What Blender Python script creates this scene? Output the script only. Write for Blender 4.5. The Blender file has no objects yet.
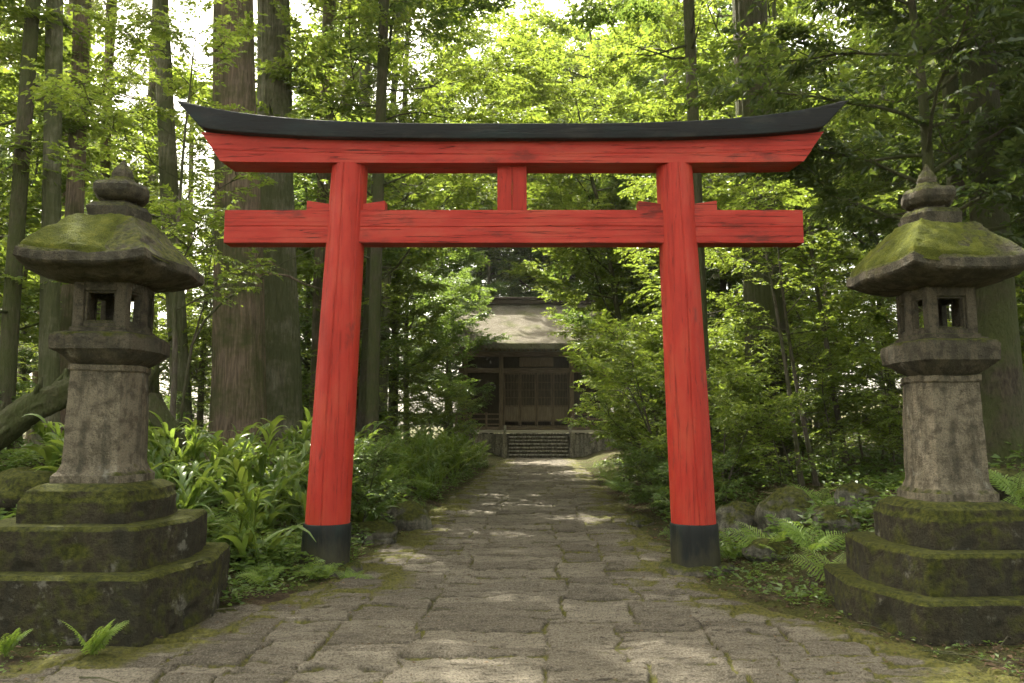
import bpy, math, random
import numpy as np
from mathutils import Vector, Matrix

R = math.radians
rng = np.random.default_rng(11)
random.seed(11)
scene = bpy.context.scene
COL = scene.collection

# ------------------------------------------------------------------ helpers
def mesh_arrays(name, verts, faces, attrs=None, smooth=False):
    """verts (N,3); faces: list of int arrays (M,k), any k per array."""
    me = bpy.data.meshes.new(name)
    verts = np.asarray(verts, dtype=np.float32)
    loops = []; starts = []; totals = []; n = 0
    for f in faces:
        f = np.asarray(f, dtype=np.int32)
        if f.size == 0: continue
        k = f.shape[1]
        loops.append(f.ravel())
        starts.append(n + np.arange(len(f), dtype=np.int32) * k)
        totals.append(np.full(len(f), k, dtype=np.int32))
        n += f.size
    loops = np.concatenate(loops); starts = np.concatenate(starts); totals = np.concatenate(totals)
    me.vertices.add(len(verts)); me.vertices.foreach_set('co', verts.ravel())
    me.loops.add(len(loops)); me.loops.foreach_set('vertex_index', loops)
    me.polygons.add(len(starts)); me.polygons.foreach_set('loop_start', starts)
    try: me.polygons.foreach_set('loop_total', totals)
    except Exception: pass
    me.polygons.foreach_set('use_smooth', np.full(len(starts), smooth, dtype=bool))
    for an, av in (attrs or {}).items():
        a = me.attributes.new(an, 'FLOAT', 'POINT'); a.data.foreach_set('value', np.asarray(av, dtype=np.float32))
    me.update(calc_edges=True); me.validate()
    return me

class MB:
    """collects pieces of ONE mesh"""
    def __init__(s): s.v = []; s.f = []; s.n = 0
    def add(s, v, faces):
        v = np.asarray(v, float).reshape(-1, 3)
        for f in faces:
            f = np.asarray(f)
            if f.size: s.f.append(f + s.n)
        s.v.append(v); s.n += len(v)
    def box(s, x0, x1, y0, y1, z0, z1):
        v = [(x0,y0,z0),(x1,y0,z0),(x1,y1,z0),(x0,y1,z0),(x0,y0,z1),(x1,y0,z1),(x1,y1,z1),(x0,y1,z1)]
        s.add(v, [np.array([(0,3,2,1),(4,5,6,7),(0,1,5,4),(1,2,6,5),(2,3,7,6),(3,0,4,7)])])
    def bar(s, a, b, w, h, up=(0,0,1)):
        a = np.array(a, float); b = np.array(b, float); d = b - a; d /= np.linalg.norm(d)
        sd = np.cross(d, up); sd /= np.linalg.norm(sd); u = np.cross(sd, d)
        v = []
        for p in (a, b):
            for i, j in ((-1,-1),(1,-1),(1,1),(-1,1)): v.append(p + sd*w/2*i + u*h/2*j)
        s.add(v, [np.array([(0,1,2,3),(7,6,5,4),(0,4,5,1),(1,5,6,2),(2,6,7,3),(3,7,4,0)])])
    def tube(s, pts, radii, n=8, cap=True):
        v, f = tube_arrays(pts, radii, n, cap); s.add(v, f)
    def mesh(s, name, smooth=False, attrs=None): return mesh_arrays(name, np.concatenate(s.v), s.f, attrs, smooth)

def frames(pts):
    pts = np.asarray(pts, float); t = np.gradient(pts, axis=0); t /= np.linalg.norm(t, axis=1)[:, None] + 1e-9
    ref = np.array([0, 1, 0.01]) if abs(t[0][2]) > .7 else np.array([0, 0, 1.0])
    u = np.cross(t, ref); u /= np.linalg.norm(u, axis=1)[:, None] + 1e-9
    w = np.cross(t, u)
    return t, u, w

def tube_arrays(pts, radii, n=8, cap=True):
    pts = np.asarray(pts, float); m = len(pts); radii = np.asarray(radii, float)
    t, u, w = frames(pts)
    a = np.linspace(0, 2*math.pi, n, endpoint=False)
    rr = radii if radii.ndim == 2 else np.repeat(radii[:, None], n, 1)
    v = pts[:, None, :] + rr[:, :, None] * (np.cos(a)[None, :, None]*u[:, None, :] + np.sin(a)[None, :, None]*w[:, None, :])
    i = np.arange(m-1)[:, None]*n; j = np.arange(n)[None, :]; j2 = (j+1) % n
    f = np.stack([i+j, i+j2, i+n+j2, i+n+j], -1).reshape(-1, 4)
    fs = [f]
    v = v.reshape(-1, 3)
    if cap:
        v = np.vstack([v, pts[0], pts[-1]])
        jj = np.arange(n); jj2 = (jj+1) % n
        fs.append(np.stack([jj2, jj, np.full(n, m*n)], -1)); fs.append(np.stack([(m-1)*n+jj, (m-1)*n+jj2, np.full(n, m*n+1)], -1))
    return v, fs

def vnoise(p, seed=0):
    p = np.asarray(p, float)
    if p.shape[1] == 2: p = np.column_stack([p, np.zeros(len(p))])
    i = np.floor(p).astype(np.int64); f = p - i; f = f*f*(3-2*f)
    def h(x, y, z):
        n = (x*374761393 + y*668265263 + z*1274126177 + seed*974634777) & 0xffffffff
        n = ((n ^ (n >> 13)) * 1274126177) & 0xffffffff
        n = ((n ^ (n >> 16)) * 2246822519) & 0xffffffff
        return ((n ^ (n >> 15)) & 0xffffff) / 0xffffff * 2 - 1
    x, y, z = i[:,0], i[:,1], i[:,2]; fx, fy, fz = f[:,0], f[:,1], f[:,2]
    def L(a, b, t): return a + (b-a)*t
    return L(L(L(h(x,y,z), h(x+1,y,z), fx), L(h(x,y+1,z), h(x+1,y+1,z), fx), fy),
             L(L(h(x,y,z+1), h(x+1,y,z+1), fx), L(h(x,y+1,z+1), h(x+1,y+1,z+1), fx), fy), fz)
def fbm(p, o=4, seed=0, g=.5):
    p = np.asarray(p, float); s = 0; a = 1; t = 0
    for k in range(o): s = s + a*vnoise(p*2**k, seed+k*7); t += a; a *= g
    return s/t
def sstep(a, b, x):
    t = np.clip((np.asarray(x, float)-a)/(b-a), 0, 1); return t*t*(3-2*t)

def link(name, me, mat=None, parent=None):
    o = bpy.data.objects.new(name, me); COL.objects.link(o)
    if mat is not None and me is not None and not me.materials: me.materials.append(mat)
    if parent is not None: o.parent = parent
    return o
def tag(o, label=None, cat=None, group=None, kind=None):
    for k, v in (('label', label), ('category', cat), ('group', group), ('kind', kind)):
        if v: o[k] = v
    return o
def thing(name, label, cat, loc=(0,0,0), rz=0, group=None):
    o = bpy.data.objects.new(name, None); COL.objects.link(o); o.empty_display_size = .2
    o.location = loc; o.rotation_euler = (0,0,rz); return tag(o, label, cat, group)
def dup(root, loc, rz, label, group=None, scale=1.0, tilt=(0,0)):
    r = root.copy(); COL.objects.link(r)
    r.location = loc; r.rotation_euler = (tilt[0], tilt[1], rz)
    r.scale = scale if hasattr(scale, '__len__') else (scale,)*3
    r['label'] = label
    if group: r['group'] = group
    for ch in list(root.children):
        c = ch.copy(); COL.objects.link(c); c.parent = r
        for g in ch.children:
            d = g.copy(); COL.objects.link(d); d.parent = c
    return r
def bevel(o, w=.008, seg=2):
    m = o.modifiers.new('Bevel', 'BEVEL'); m.width = w; m.segments = seg; m.limit_method = 'ANGLE'; m.angle_limit = R(35)
    return o

# ------------------------------------------------------------------ camera
CAM_H = 1.5; FPX = 28/36*1024; PITCH = math.atan((430-341.5)/FPX)
cd = bpy.data.cameras.new('camera'); cam = bpy.data.objects.new('camera', cd); COL.objects.link(cam)
cd.lens = 28; cd.sensor_width = 36; cd.clip_end = 2000; cd.clip_start = .05
cam.location = (0,0,CAM_H); cam.rotation_euler = (math.pi/2 + PITCH, 0, 0); scene.camera = cam
def at(u, v, Y):
    up = (341.5-v)/FPX; fy = math.cos(PITCH)-up*math.sin(PITCH); fz = math.sin(PITCH)+up*math.cos(PITCH)
    return Vector(((u-512)/FPX/fy*Y, Y, CAM_H + fz/fy*Y))

# ------------------------------------------------------------------ materials
class NT:
    def __init__(s, name):
        s.m = bpy.data.materials.new(name); s.m.use_nodes = True; s.t = s.m.node_tree; s.t.nodes.clear()
        s.out = s.n('ShaderNodeOutputMaterial')
    def n(s, typ, **kw):
        nd = s.t.nodes.new(typ)
        for k, v in kw.items():
            if k in ('inp',):
                for kk, vv in v.items(): s.set(nd, kk, vv)
            else: setattr(nd, k, v)
        return nd
    def set(s, nd, k, v):
        sock = nd.inputs[k]
        if hasattr(v, 'is_output') or isinstance(v, bpy.types.NodeSocket): s.t.links.new(v, sock)
        else: sock.default_value = v
    def coords(s, kind='Object'): return s.n('ShaderNodeTexCoord').outputs[kind]
    def mapping(s, vec, scale=(1,1,1), loc=(0,0,0)):
        m = s.n('ShaderNodeMapping'); s.set(m, 'Vector', vec); m.inputs['Scale'].default_value = scale; m.inputs['Location'].default_value = loc
        return m.outputs[0]
    def noise(s, vec, scale=5, detail=4, rough=.55, dist=0):
        nd = s.n('ShaderNodeTexNoise'); s.set(nd, 'Vector', vec); s.set(nd, 'Scale', scale); s.set(nd, 'Detail', detail); s.set(nd, 'Roughness', rough); s.set(nd, 'Distortion', dist)
        return nd.outputs['Fac']
    def ramp(s, fac, stops, interp='LINEAR'):
        nd = s.n('ShaderNodeValToRGB'); s.set(nd, 'Fac', fac); cr = nd.color_ramp; cr.interpolation = interp
        while len(cr.elements) < len(stops): cr.elements.new(.5)
        for e, (p, c) in zip(cr.elements, stops):
            e.position = p; e.color = (c, c, c, 1) if not hasattr(c, '__len__') else (*c, 1)
        return nd.outputs['Color']
    def mix(s, fac, a, b, blend='MIX'):
        nd = s.n('ShaderNodeMix', data_type='RGBA', blend_type=blend)
        s.set(nd, 0, fac)
        for k, v in ((6, a), (7, b)): s.set(nd, k, v if not (isinstance(v, tuple) and len(v) == 3) else (*v, 1))
        return nd.outputs[2]
    def math(s, op, a, b=0.0, clamp=False):
        nd = s.n('ShaderNodeMath', operation=op, use_clamp=clamp); s.set(nd, 0, a); s.set(nd, 1, b); return nd.outputs[0]
    def attr(s, name):
        nd = s.n('ShaderNodeAttribute'); nd.attribute_name = name; return nd.outputs['Fac']
    def bump(s, h, strength=.5, dist=.02, normal=None):
        nd = s.n('ShaderNodeBump'); s.set(nd, 'Height', h); s.set(nd, 'Strength', strength); s.set(nd, 'Distance', dist)
        if normal is not None: s.set(nd, 'Normal', normal)
        return nd.outputs[0]
    def normal_z(s):
        g = s.n('ShaderNodeNewGeometry'); sp = s.n('ShaderNodeSeparateXYZ'); s.set(sp, 0, g.outputs['Normal']); return sp.outputs[2]
    def principled(s, col, rough=.8, normal=None, spec=.4):
        p = s.n('ShaderNodeBsdfPrincipled'); s.set(p, 'Base Color', col if not (isinstance(col, tuple) and len(col) == 3) else (*col, 1)); s.set(p, 'Roughness', rough); s.set(p, 'Specular IOR Level', spec)
        if normal is not None: s.set(p, 'Normal', normal)
        return p.outputs[0]
    def done(s, sh): s.t.links.new(sh, s.out.inputs['Surface']); return s.m

def leaf_mat(name, dark, mid, light, trans, rough=.45, tw=.45, spec=.4, nscale=.7):
    k = NT(name)
    g = k.n('ShaderNodeNewGeometry'); rnd = g.outputs['Random Per Island']
    oi = k.n('ShaderNodeObjectInfo').outputs['Random']
    cl = k.noise(k.coords(), nscale, 2)
    f = k.math('ADD', k.math('MULTIPLY', rnd, .5), k.math('MULTIPLY', cl, .55))
    f = k.math('ADD', f, k.math('MULTIPLY', k.math('SUBTRACT', oi, .5), .25))
    col = k.ramp(f, [(.2, dark), (.5, mid), (.85, light)])
    tcol = k.mix(k.math('MULTIPLY', rnd, .5), (*trans, 1), (trans[0]*1.3, trans[1]*1.05, trans[2]*.8, 1))
    p = k.principled(col, rough, spec=spec)
    t = k.n('ShaderNodeBsdfTranslucent'); k.set(t, 'Color', tcol)
    mx = k.n('ShaderNodeMixShader'); k.set(mx, 0, tw); k.t.links.new(p, mx.inputs[1]); k.t.links.new(t.outputs[0], mx.inputs[2])
    return k.done(mx.outputs[0])

def bark_mat(name, dark, light, moss=.35, fib=(9,9,.9)):
    k = NT(name); c = k.coords()
    a = k.noise(k.mapping(c, fib), 3.0, 6, .65, .4); b = k.noise(c, 1.3, 3)
    col = k.ramp(a, [(.3, dark), (.62, light), (.8, tuple(min(1, x*1.35) for x in light))])
    mo = k.ramp(k.math('ADD', b, k.math('MULTIPLY', k.noise(c, 12, 4), .25)), [(.62-.25*moss, 0.0), (.8-.2*moss, 1.0)])
    col = k.mix(k.math('MULTIPLY', mo, .75), col, (.055, .07, .018))
    h = k.math('ADD', a, k.math('MULTIPLY', k.noise(c, 40, 3), .15))
    return k.done(k.principled(col, .9, k.bump(h, 1.0, .07), .2))

def stone_mat(name, base, warm, moss=.5, lichen=.3, speck=1.0):
    k = NT(name); c = k.coords()
    big = k.noise(c, 2.2, 5); fine = k.noise(c, 60, 4, .7); mid = k.noise(c, 11, 5, .6)
    col = k.ramp(big, [(.32, base), (.68, warm)])
    col = k.mix(k.ramp(fine, [(.42, 0.0), (.7, .55*speck)]), col, tuple(x*1.9 for x in base))
    col = k.mix(k.ramp(mid, [(.38, .7), (.52, 0.0)]), col, tuple(x*.38 for x in base))
    col = k.mix(k.ramp(k.noise(c, 130, 2, .6), [(.34, .75), (.46, 0.0)]), col, tuple(x*.3 for x in base))
    col = k.mix(k.ramp(k.noise(k.mapping(c, (3,3,.4)), 2.5, 5, .65), [(.42, .55), (.55, 0.0)]), col, (.03,.03,.02))
    li = k.ramp(k.noise(k.mapping(c, loc=(3,7,2)), 4.5, 6, .7), [(.6, 0.0), (.68, lichen)])
    col = k.mix(li, col, (.34, .33, .27))
    nz = k.normal_z()
    mm = k.math('ADD', k.math('MULTIPLY', nz, .38), k.math('ADD', k.math('MULTIPLY', big, .55), k.math('MULTIPLY', mid, .5)))
    mf = k.ramp(mm, [(.92-.42*moss, 0.0), (1.02-.36*moss, 1.0)])
    mcol = k.ramp(k.noise(c, 25, 4), [(.3, (.018,.024,.004)), (.7, (.105,.112,.015))])
    col = k.mix(mf, col, mcol)
    h = k.math('ADD', k.math('MULTIPLY', mid, 1.1), k.math('MULTIPLY', fine, .9))
    h = k.math('ADD', h, k.math('MULTIPLY', mf, k.math('MULTIPLY', k.noise(c, 120, 3), .8)))
    return k.done(k.principled(col, .92, k.bump(h, 1.0, .03), .2))

def moss_mat():
    k = NT('moss'); c = k.coords()
    a = k.noise(c, 9, 5, .6); f = k.noise(c, 90, 3, .7)
    col = k.ramp(k.math('ADD', k.math('MULTIPLY', a, .6), k.math('MULTIPLY', f, .4)), [(.3, (.022,.026,.004)), (.52, (.075,.088,.009)), (.7, (.145,.145,.016))])
    return k.done(k.principled(col, .95, k.bump(k.math('ADD', f, k.math('MULTIPLY', a, .5)), 1.0, .03), .15))

def paint_mat(name, axis, base, worn, stain, seed, mud=False):
    """old paint on timber; axis: which way the grain runs"""
    k = NT(name); c = k.mapping(k.coords(), loc=(seed, seed*.7, seed*.3))
    sc = {'x': (.5, 7, 7), 'z': (7, 7, .5)}[axis]
    gr = k.noise(k.mapping(c, sc), 3.5, 6, .65); blot = k.noise(k.mapping(c, {'x': (.8,2,2), 'z': (2,2,.8)}[axis]), 1.4, 5, .6)
    fine = k.noise(k.mapping(c, {'x': (1.2,30,30), 'z': (30,30,1.2)}[axis]), 3, 4, .6)
    col = k.ramp(k.math('ADD', k.math('MULTIPLY', blot, .7), k.math('MULTIPLY', gr, .3)), [(.36, worn), (.5, base), (.66, (base[0]*1.08, base[1]*1.9, base[2]*1.7))])
    lo = .085 if axis == 'z' else .02
    st = k.ramp(k.math('ADD', k.math('MULTIPLY', gr, .6), k.math('MULTIPLY', blot, .5)), [(.34-lo, .6), (.46-lo, 0.0)])
    col = k.mix(st, col, stain)
    ck = k.ramp(fine, [(.28-lo, .7), (.335-lo, 0.0)])
    col = k.mix(k.math('MULTIPLY', ck, .8), col, tuple(x*.4 for x in stain))
    pat = k.noise(k.mapping(c, {'x': (1.0,3,3), 'z': (3,3,1.0)}[axis], (1.3,.4,2.2)), 1.6, 9, .68)
    pl_ = .06 if axis == 'z' else 0
    col = k.mix(k.ramp(pat, [(.55+pl_, 0.0), (.63+pl_, .5), (.75+pl_, .75)]), col, stain)
    ln = k.math('ABSOLUTE', k.math('SUBTRACT', k.noise(k.mapping(c, {'x': (.22,9,9), 'z': (9,9,.22)}[axis], (5,2,7)), 2.2, 3, .5), .5))
    ck = k.mix(k.ramp(ln, [(.004, .9), (.012, 0.0)]), ck, (1,1,1))
    col = k.mix(k.ramp(ln, [(.003, .85 if axis == 'x' else .45), (.010, 0.0)]), col, tuple(x*.35 for x in stain))
    if mud:
        z_ = k.n('ShaderNodeSeparateXYZ'); k.set(z_, 0, k.coords())
        mz = k.ramp(k.math('SUBTRACT', k.math('ADD', z_.outputs[2], .35), pat), [(.0, .8), (.2, 0.0)])
        col = k.mix(mz, col, (.045,.042,.022))
    rough = k.ramp(blot, [(.3, .7), (.7, .48)])
    h = k.math('ADD', k.math('MULTIPLY', gr, .5), k.math('MULTIPLY', k.math('SUBTRACT', 1.0, ck), .6))
    return k.done(k.principled(col, rough, k.bump(h, .6, .012), .25))

def wood_mat(name, dark, light, axis='x'):
    dark = tuple(q*1.6 for q in dark); light = tuple(q*2.0 for q in light)
    k = NT(name); c = k.coords(); sc = {'x': (1,14,14), 'z': (14,14,1)}[axis]
    a = k.noise(k.mapping(c, sc), 2, 5, .6)
    return k.done(k.principled(k.ramp(a, [(.3, dark), (.7, light)]), .85, k.bump(a, .5, .01), .2))

M = {}
M['red_beam'] = paint_mat('red_paint_beam', 'x', (.36,.027,.016), (.25,.020,.012), (.07,.017,.011), 3)
M['red_post'] = paint_mat('red_paint_post', 'z', (.38,.027,.015), (.29,.022,.013), (.09,.019,.012), 8)
M['black_beam'] = paint_mat('black_paint_beam', 'x', (.008,.009,.010), (.013,.013,.013), (.03,.028,.024), 5)
M['black_post'] = paint_mat('black_paint_post', 'z', (.009,.011,.010), (.013,.014,.012), (.03,.029,.02), 5, True)
M['lantern'] = stone_mat('lantern_stone', (.14,.12,.083), (.215,.185,.128), .38, .4)
M['lantern_dark'] = stone_mat('lantern_stone_dark', (.068,.060,.041), (.115,.098,.066), .62, .35)
M['lantern_mossy'] = stone_mat('lantern_stone_mossy', (.036,.032,.018), (.068,.057,.034), .95, .40)
M['boulder'] = stone_mat('boulder_stone', (.15,.145,.11), (.21,.195,.15), .66, .5)
M['footing'] = stone_mat('footing_stone', (.10,.09,.07), (.15,.13,.10), .5, .3)
M['hall_stone'] = stone_mat('hall_stone', (.24,.21,.165), (.34,.30,.235), .2, .2, .3)
M['moss'] = moss_mat()
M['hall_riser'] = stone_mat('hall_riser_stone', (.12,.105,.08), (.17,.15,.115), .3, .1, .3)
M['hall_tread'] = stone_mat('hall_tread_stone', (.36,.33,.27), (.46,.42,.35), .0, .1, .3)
M['cedar'] = bark_mat('cedar_bark', (.07,.052,.036), (.22,.165,.115), .35, (11,11,.8))
M['cedar_grey'] = bark_mat('grey_bark', (.08,.074,.05), (.24,.22,.155), .65, (8,8,1.2))
M['bark_dark'] = bark_mat('dark_bark', (.04,.033,.022), (.105,.088,.06), .6, (8,8,1.5))
M['twig'] = bark_mat('twig_bark', (.06,.05,.035), (.14,.12,.09), .4, (10,10,2))
M['leaf_bright'] = leaf_mat('leaf_bright', (.045,.085,.012), (.085,.135,.018), (.15,.195,.028), (.26,.36,.045), .42, .40)
M['leaf_mid'] = leaf_mat('leaf_mid', (.036,.072,.015), (.065,.115,.023), (.115,.17,.034), (.18,.28,.045), .42, .38)
M['leaf_dark'] = leaf_mat('leaf_dark', (.022,.042,.014), (.04,.066,.022), (.075,.105,.032), (.14,.21,.03), .27, .36, .6)
M['needle'] = leaf_mat('needle_green', (.03,.045,.014), (.055,.075,.022), (.10,.12,.04), (.16,.2,.05), .5, .35)
M['lily'] = leaf_mat('lily_leaf', (.05,.095,.016), (.09,.155,.026), (.17,.225,.045), (.25,.36,.05), .33, .38, .45)
M['fern'] = leaf_mat('fern_leaf', (.09,.16,.025), (.14,.22,.035), (.20,.27,.05), (.26,.40,.05), .5, .35)
M['litter'] = leaf_mat('litter_leaf', (.05,.034,.02), (.115,.078,.045), (.21,.155,.10), (.14,.09,.04), .7, .15, .2)
M['hall_wood'] = wood_mat('hall_wood', (.05,.036,.024), (.105,.078,.052), 'z')
M['hall_beam'] = wood_mat('hall_beam', (.05,.036,.024), (.115,.085,.058), 'x')
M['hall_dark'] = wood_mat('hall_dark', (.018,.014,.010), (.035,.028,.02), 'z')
M['hall_panel'] = wood_mat('hall_panel', (.07,.052,.035), (.12,.092,.064), 'z')
M['hall_floor'] = wood_mat('hall_floor', (.17,.15,.12), (.27,.24,.19), 'x')

# ------------------------------------------------------------------ terrain
def xc(y): return .02 + .041*(np.asarray(y, float)-8)
def hw(y): return 1.82 + 1.4*(1-sstep(4.5, 8.6, y))
def gz(x, y):
    x = np.asarray(x, float); y = np.asarray(y, float); shp = np.broadcast(x, y).shape
    x = np.broadcast_to(x, shp).ravel(); y = np.broadcast_to(y, shp).ravel()
    d = x - xc(y); s = np.abs(d) - hw(y)
    near = sstep(6.8, 9.5, y)
    right = np.where(d > 0, 1.0, 0.0)
    zl = .50*sstep(.15, 1.9, s) + .018*np.clip(s-1.5, 0, 60)
    zr = .36*sstep(.25, 1.9, s) + .05*np.clip(s-1.8, 0, 60) + .0015*np.clip(s-8, 0, 60)**2
    z = np.where(right > 0, zr, zl)*near
    z = z + .55*np.exp(-((x+6.6)**2/3.2+(y-10.8)**2/2.2)) + .6*np.exp(-((x-6.6)**2/3.0+(y-10.4)**2/2.2))
    m = sstep(.1, 1.0, s)
    p = np.column_stack([x, y])
    z = z + m*(.10*fbm(p*.55, 3, 3) + .03*fbm(p*3, 3, 5))*(.35+.65*near) + m*.022*fbm(p*8, 2, 6) + .004*np.clip(np.hypot(x, y)-70, 0, 400)
    z = np.where(s < 0.1, z - .09*sstep(.1, -.25, s), z)
    return z.reshape(shp)
def G(x, y): return float(gz(np.array([x]), np.array([y]))[0])

def grid_mesh(name, xs, ys, zf, attrs_f=None):
    X, Y = np.meshgrid(xs, ys); x = X.ravel(); y = Y.ravel(); z = zf(x, y)
    attrs = None
    if isinstance(z, tuple): z, attrs = z
    n = len(xs); m = len(ys)
    i = np.arange(m-1)[:, None]*n + np.arange(n-1)[None, :]
    f = np.stack([i, i+1, i+n+1, i+n], -1).reshape(-1, 4)
    return mesh_arrays(name, np.column_stack([x, y, z]), [f], attrs, True)

xs = np.concatenate([np.linspace(-400,-40,19)[:-1], np.linspace(-40,-9,32)[:-1], np.linspace(-9,9,361), np.linspace(9,40,32)[1:], np.linspace(40,400,19)[1:]])
ys = np.concatenate([np.linspace(-200,-5,14)[:-1], np.linspace(-5,3,17)[:-1], np.linspace(3,14,260)[:-1], np.linspace(14,60,160)[:-1], np.linspace(60,600,28)])
k = NT('forest_floor'); c = k.coords()
a = k.noise(c, 1.1, 6, .65); b = k.noise(c, 9, 5, .7); f3 = k.noise(c, 45, 3, .7)
col = k.ramp(k.math('ADD', k.math('MULTIPLY', b, .55), k.math('MULTIPLY', f3, .45)), [(.3, (.018,.013,.008)), (.5, (.06,.044,.027)), (.7, (.13,.095,.06))])
mo = k.ramp(k.math('ADD', a, k.math('MULTIPLY', b, .2)), [(.50, 0.0), (.62, .9)])
col = k.mix(mo, col, k.ramp(f3, [(.3, (.024,.03,.007)), (.7, (.085,.09,.018))]))
h = k.math('ADD', b, k.math('MULTIPLY', f3, .6))
M['floor'] = k.done(k.principled(col, .95, k.bump(h, 1.0, .09), .15))
fl = link('forest_floor', grid_mesh('forest_floor', xs, ys, gz), M['floor']); tag(fl, kind='structure')

# ------------------------------------------------------------------ stone path
bounds = [-3.9,-3.2,-2.6,-2.1,-1.65,-1.22,-.62,.50,.98,1.5,1.95,2.5,3.1,4.0]
prng = np.random.default_rng(5)
breaks = []
for _ in range(len(bounds)-1):
    w = 1.0 if abs(bounds[_+1]+bounds[_]) < .15 else .85
    b_ = [3.2 + prng.random()*.4]
    while b_[-1] < 47: b_.append(b_[-1] + w*(.20+.42*prng.random()**1.5))
    breaks.append(np.array(b_))
def path_z(x, y):
    y0 = y
    u = x - xc(y)
    p = np.column_stack([x, y])
    u2 = u + .10*fbm(p*np.array([.9,.55]), 3, 21) + .035*vnoise(p*4, 4) + .014*vnoise(p*11, 6)
    y2 = y + .13*fbm(p*.9, 3, 31) + .035*vnoise(p*3.5, 9) + .016*vnoise(p*11, 8)
    # joints between columns shift from stretch to stretch
    B = np.stack([np.full_like(x, b) + .16*vnoise(np.column_stack([np.floor(y2/.9+i*.37), np.full_like(x, i*3.7)]), 50) for i, b in enumerate(bounds)])
    ci = np.clip((u2[None, :] > B).sum(0)-1, 0, len(bounds)-2)
    ar = np.arange(len(x))
    dl = u2 - B[ci, ar]; dr = B[ci+1, ar] - u2
    dy = np.full_like(x, 9.0); row = np.zeros_like(ci)
    for c_ in range(len(bounds)-1):
        m = ci == c_
        if not m.any(): continue
        r = np.clip(np.searchsorted(breaks[c_], y2[m])-1, 0, len(breaks[c_])-2)
        row[m] = r
        dy[m] = np.minimum(y2[m]-breaks[c_][r], breaks[c_][r+1]-y2[m])
    d = np.minimum(np.minimum(dl, dr)*1.0, dy)
    d = d + .022*fbm(p*8, 4, 77)
    cid = ci*1000 + row
    hsh = lambda s_: vnoise(np.column_stack([cid*1.0, np.full_like(x, s_)]), 90)
    tone = hsh(0); off = hsh(11)*.013; tx = hsh(23)*.018; ty = hsh(37)*.02
    prof = sstep(.0, .022, d)
    cx = u2 - .5*(B[ci, ar]+B[ci+1, ar])
    surf = .011*fbm(p*np.array([2.2,3.6]), 4, 61) + .024*fbm(p*np.array([4,19]), 4, 67) + .006*fbm(p*np.array([28,40]), 2, 71)
    ledge = .022*np.sign(vnoise(p*np.array([2.5,5.5]), 83))*sstep(.15,.22,np.abs(vnoise(p*np.array([2.5,5.5]), 83)))
    z = -.026 + prof*(.026 + off + tx*cx + ty*dy) + (surf + ledge*.5)*(.35+.65*prof)
    # the paving breaks up and sinks towards its margins
    s = np.abs(u) - hw(y0) + .28*fbm(p*.8, 3, 41) + .16*hsh(53)
    gone = sstep(-.12, .12, s)
    z = z*(1-gone) + gone*(-.03 + .02*fbm(p*3, 3, 15)) - .16*sstep(.35, .6, s) - .2*sstep(.9, 1.3, np.abs(u)-hw(y0))
    mossm = np.clip((1-prof)*1.0 + gone*.9, 0, 1)*(.5+.55*sstep(-.25, .35, fbm(p*1.3, 3, 101)+.55*sstep(-1.1,.1,s)-.1)) + .95*sstep(-.95, -.05, s)*sstep(-.25,.15, fbm(p*2.6, 4, 113))
    return z, {'tone': tone, 'joint': np.clip(1-prof+gone, 0, 1), 'mossy': np.clip(mossm, 0, 1)}
k = NT('path_stone'); c = k.coords(); tone = k.attr('tone'); jo = k.attr('joint'); ms = k.attr('mossy')
big = k.noise(c, 1.7, 5, .6); mid = k.noise(k.mapping(c, (.8,2.6,1)), 9, 7, .72); fine = k.noise(c, 70, 4, .7)
f_ = k.math('ADD', k.math('MULTIPLY', tone, .14), k.math('ADD', k.math('MULTIPLY', big, .45), k.math('MULTIPLY', mid, .55)))
col = k.ramp(f_, [(.24, (.048,.041,.028)), (.5, (.112,.098,.070)), (.78, (.20,.178,.133))])
col = k.mix(k.ramp(fine, [(.5, 0.0), (.66, .5)]), col, (.24,.215,.17))
col = k.mix(k.ramp(fine, [(.36, .85), (.48, 0.0)]), col, (.045,.035,.022))
col = k.mix(k.ramp(k.noise(k.mapping(c, (2.2,11,1)), 3, 6, .75), [(.37, .8), (.46, 0.0)]), col, (.03,.024,.017))
col = k.mix(k.math('MULTIPLY', jo, k.ramp(mid, [(.3, 1.0), (.7, .75)])), col, (.022,.017,.010))
mk = k.ramp(k.math('ADD', k.math('MULTIPLY', ms, .85), k.math('MULTIPLY', k.noise(c, 16, 4, .7), .6)), [(.48, 0.0), (.72, .95)])
col = k.mix(mk, col, k.ramp(k.noise(c, 40, 3), [(.3, (.035,.037,.007)), (.7, (.125,.12,.018))]))
h = k.math('ADD', k.math('MULTIPLY', mid, .8), k.math('MULTIPLY', fine, .35))
M['path'] = k.done(k.principled(col, .85, k.bump(h, 1.0, .06), .25))
me = []
for (x0, x1, nx, y0, y1, ny) in ((-3.9, 4.0, 520, 3.2, 8, 330), (-3.3, 3.6, 400, 8, 16, 400), (-2.6, 4.6, 260, 16, 45.2, 700)):
    me.append((np.linspace(x0, x1, nx), np.linspace(y0, y1, ny)))
V = []; F = []; A = {'tone': [], 'joint': [], 'mossy': []}; nv = 0
for xs_, ys_ in me:
    X, Y = np.meshgrid(xs_, ys_); z, at_ = path_z(X.ravel(), Y.ravel())
    V.append(np.column_stack([X.ravel(), Y.ravel(), z])); n = len(xs_); m = len(ys_)
    i = np.arange(m-1)[:, None]*n + np.arange(n-1)[None, :] + nv
    F.append(np.stack([i, i+1, i+n+1, i+n], -1).reshape(-1, 4)); nv += n*m
    for q in A: A[q].append(at_[q])
pth = link('stone_path', mesh_arrays('stone_path', np.concatenate(V), F, {q: np.concatenate(A[q]) for q in A}, True), M['path']); tag(pth, kind='structure')

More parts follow.
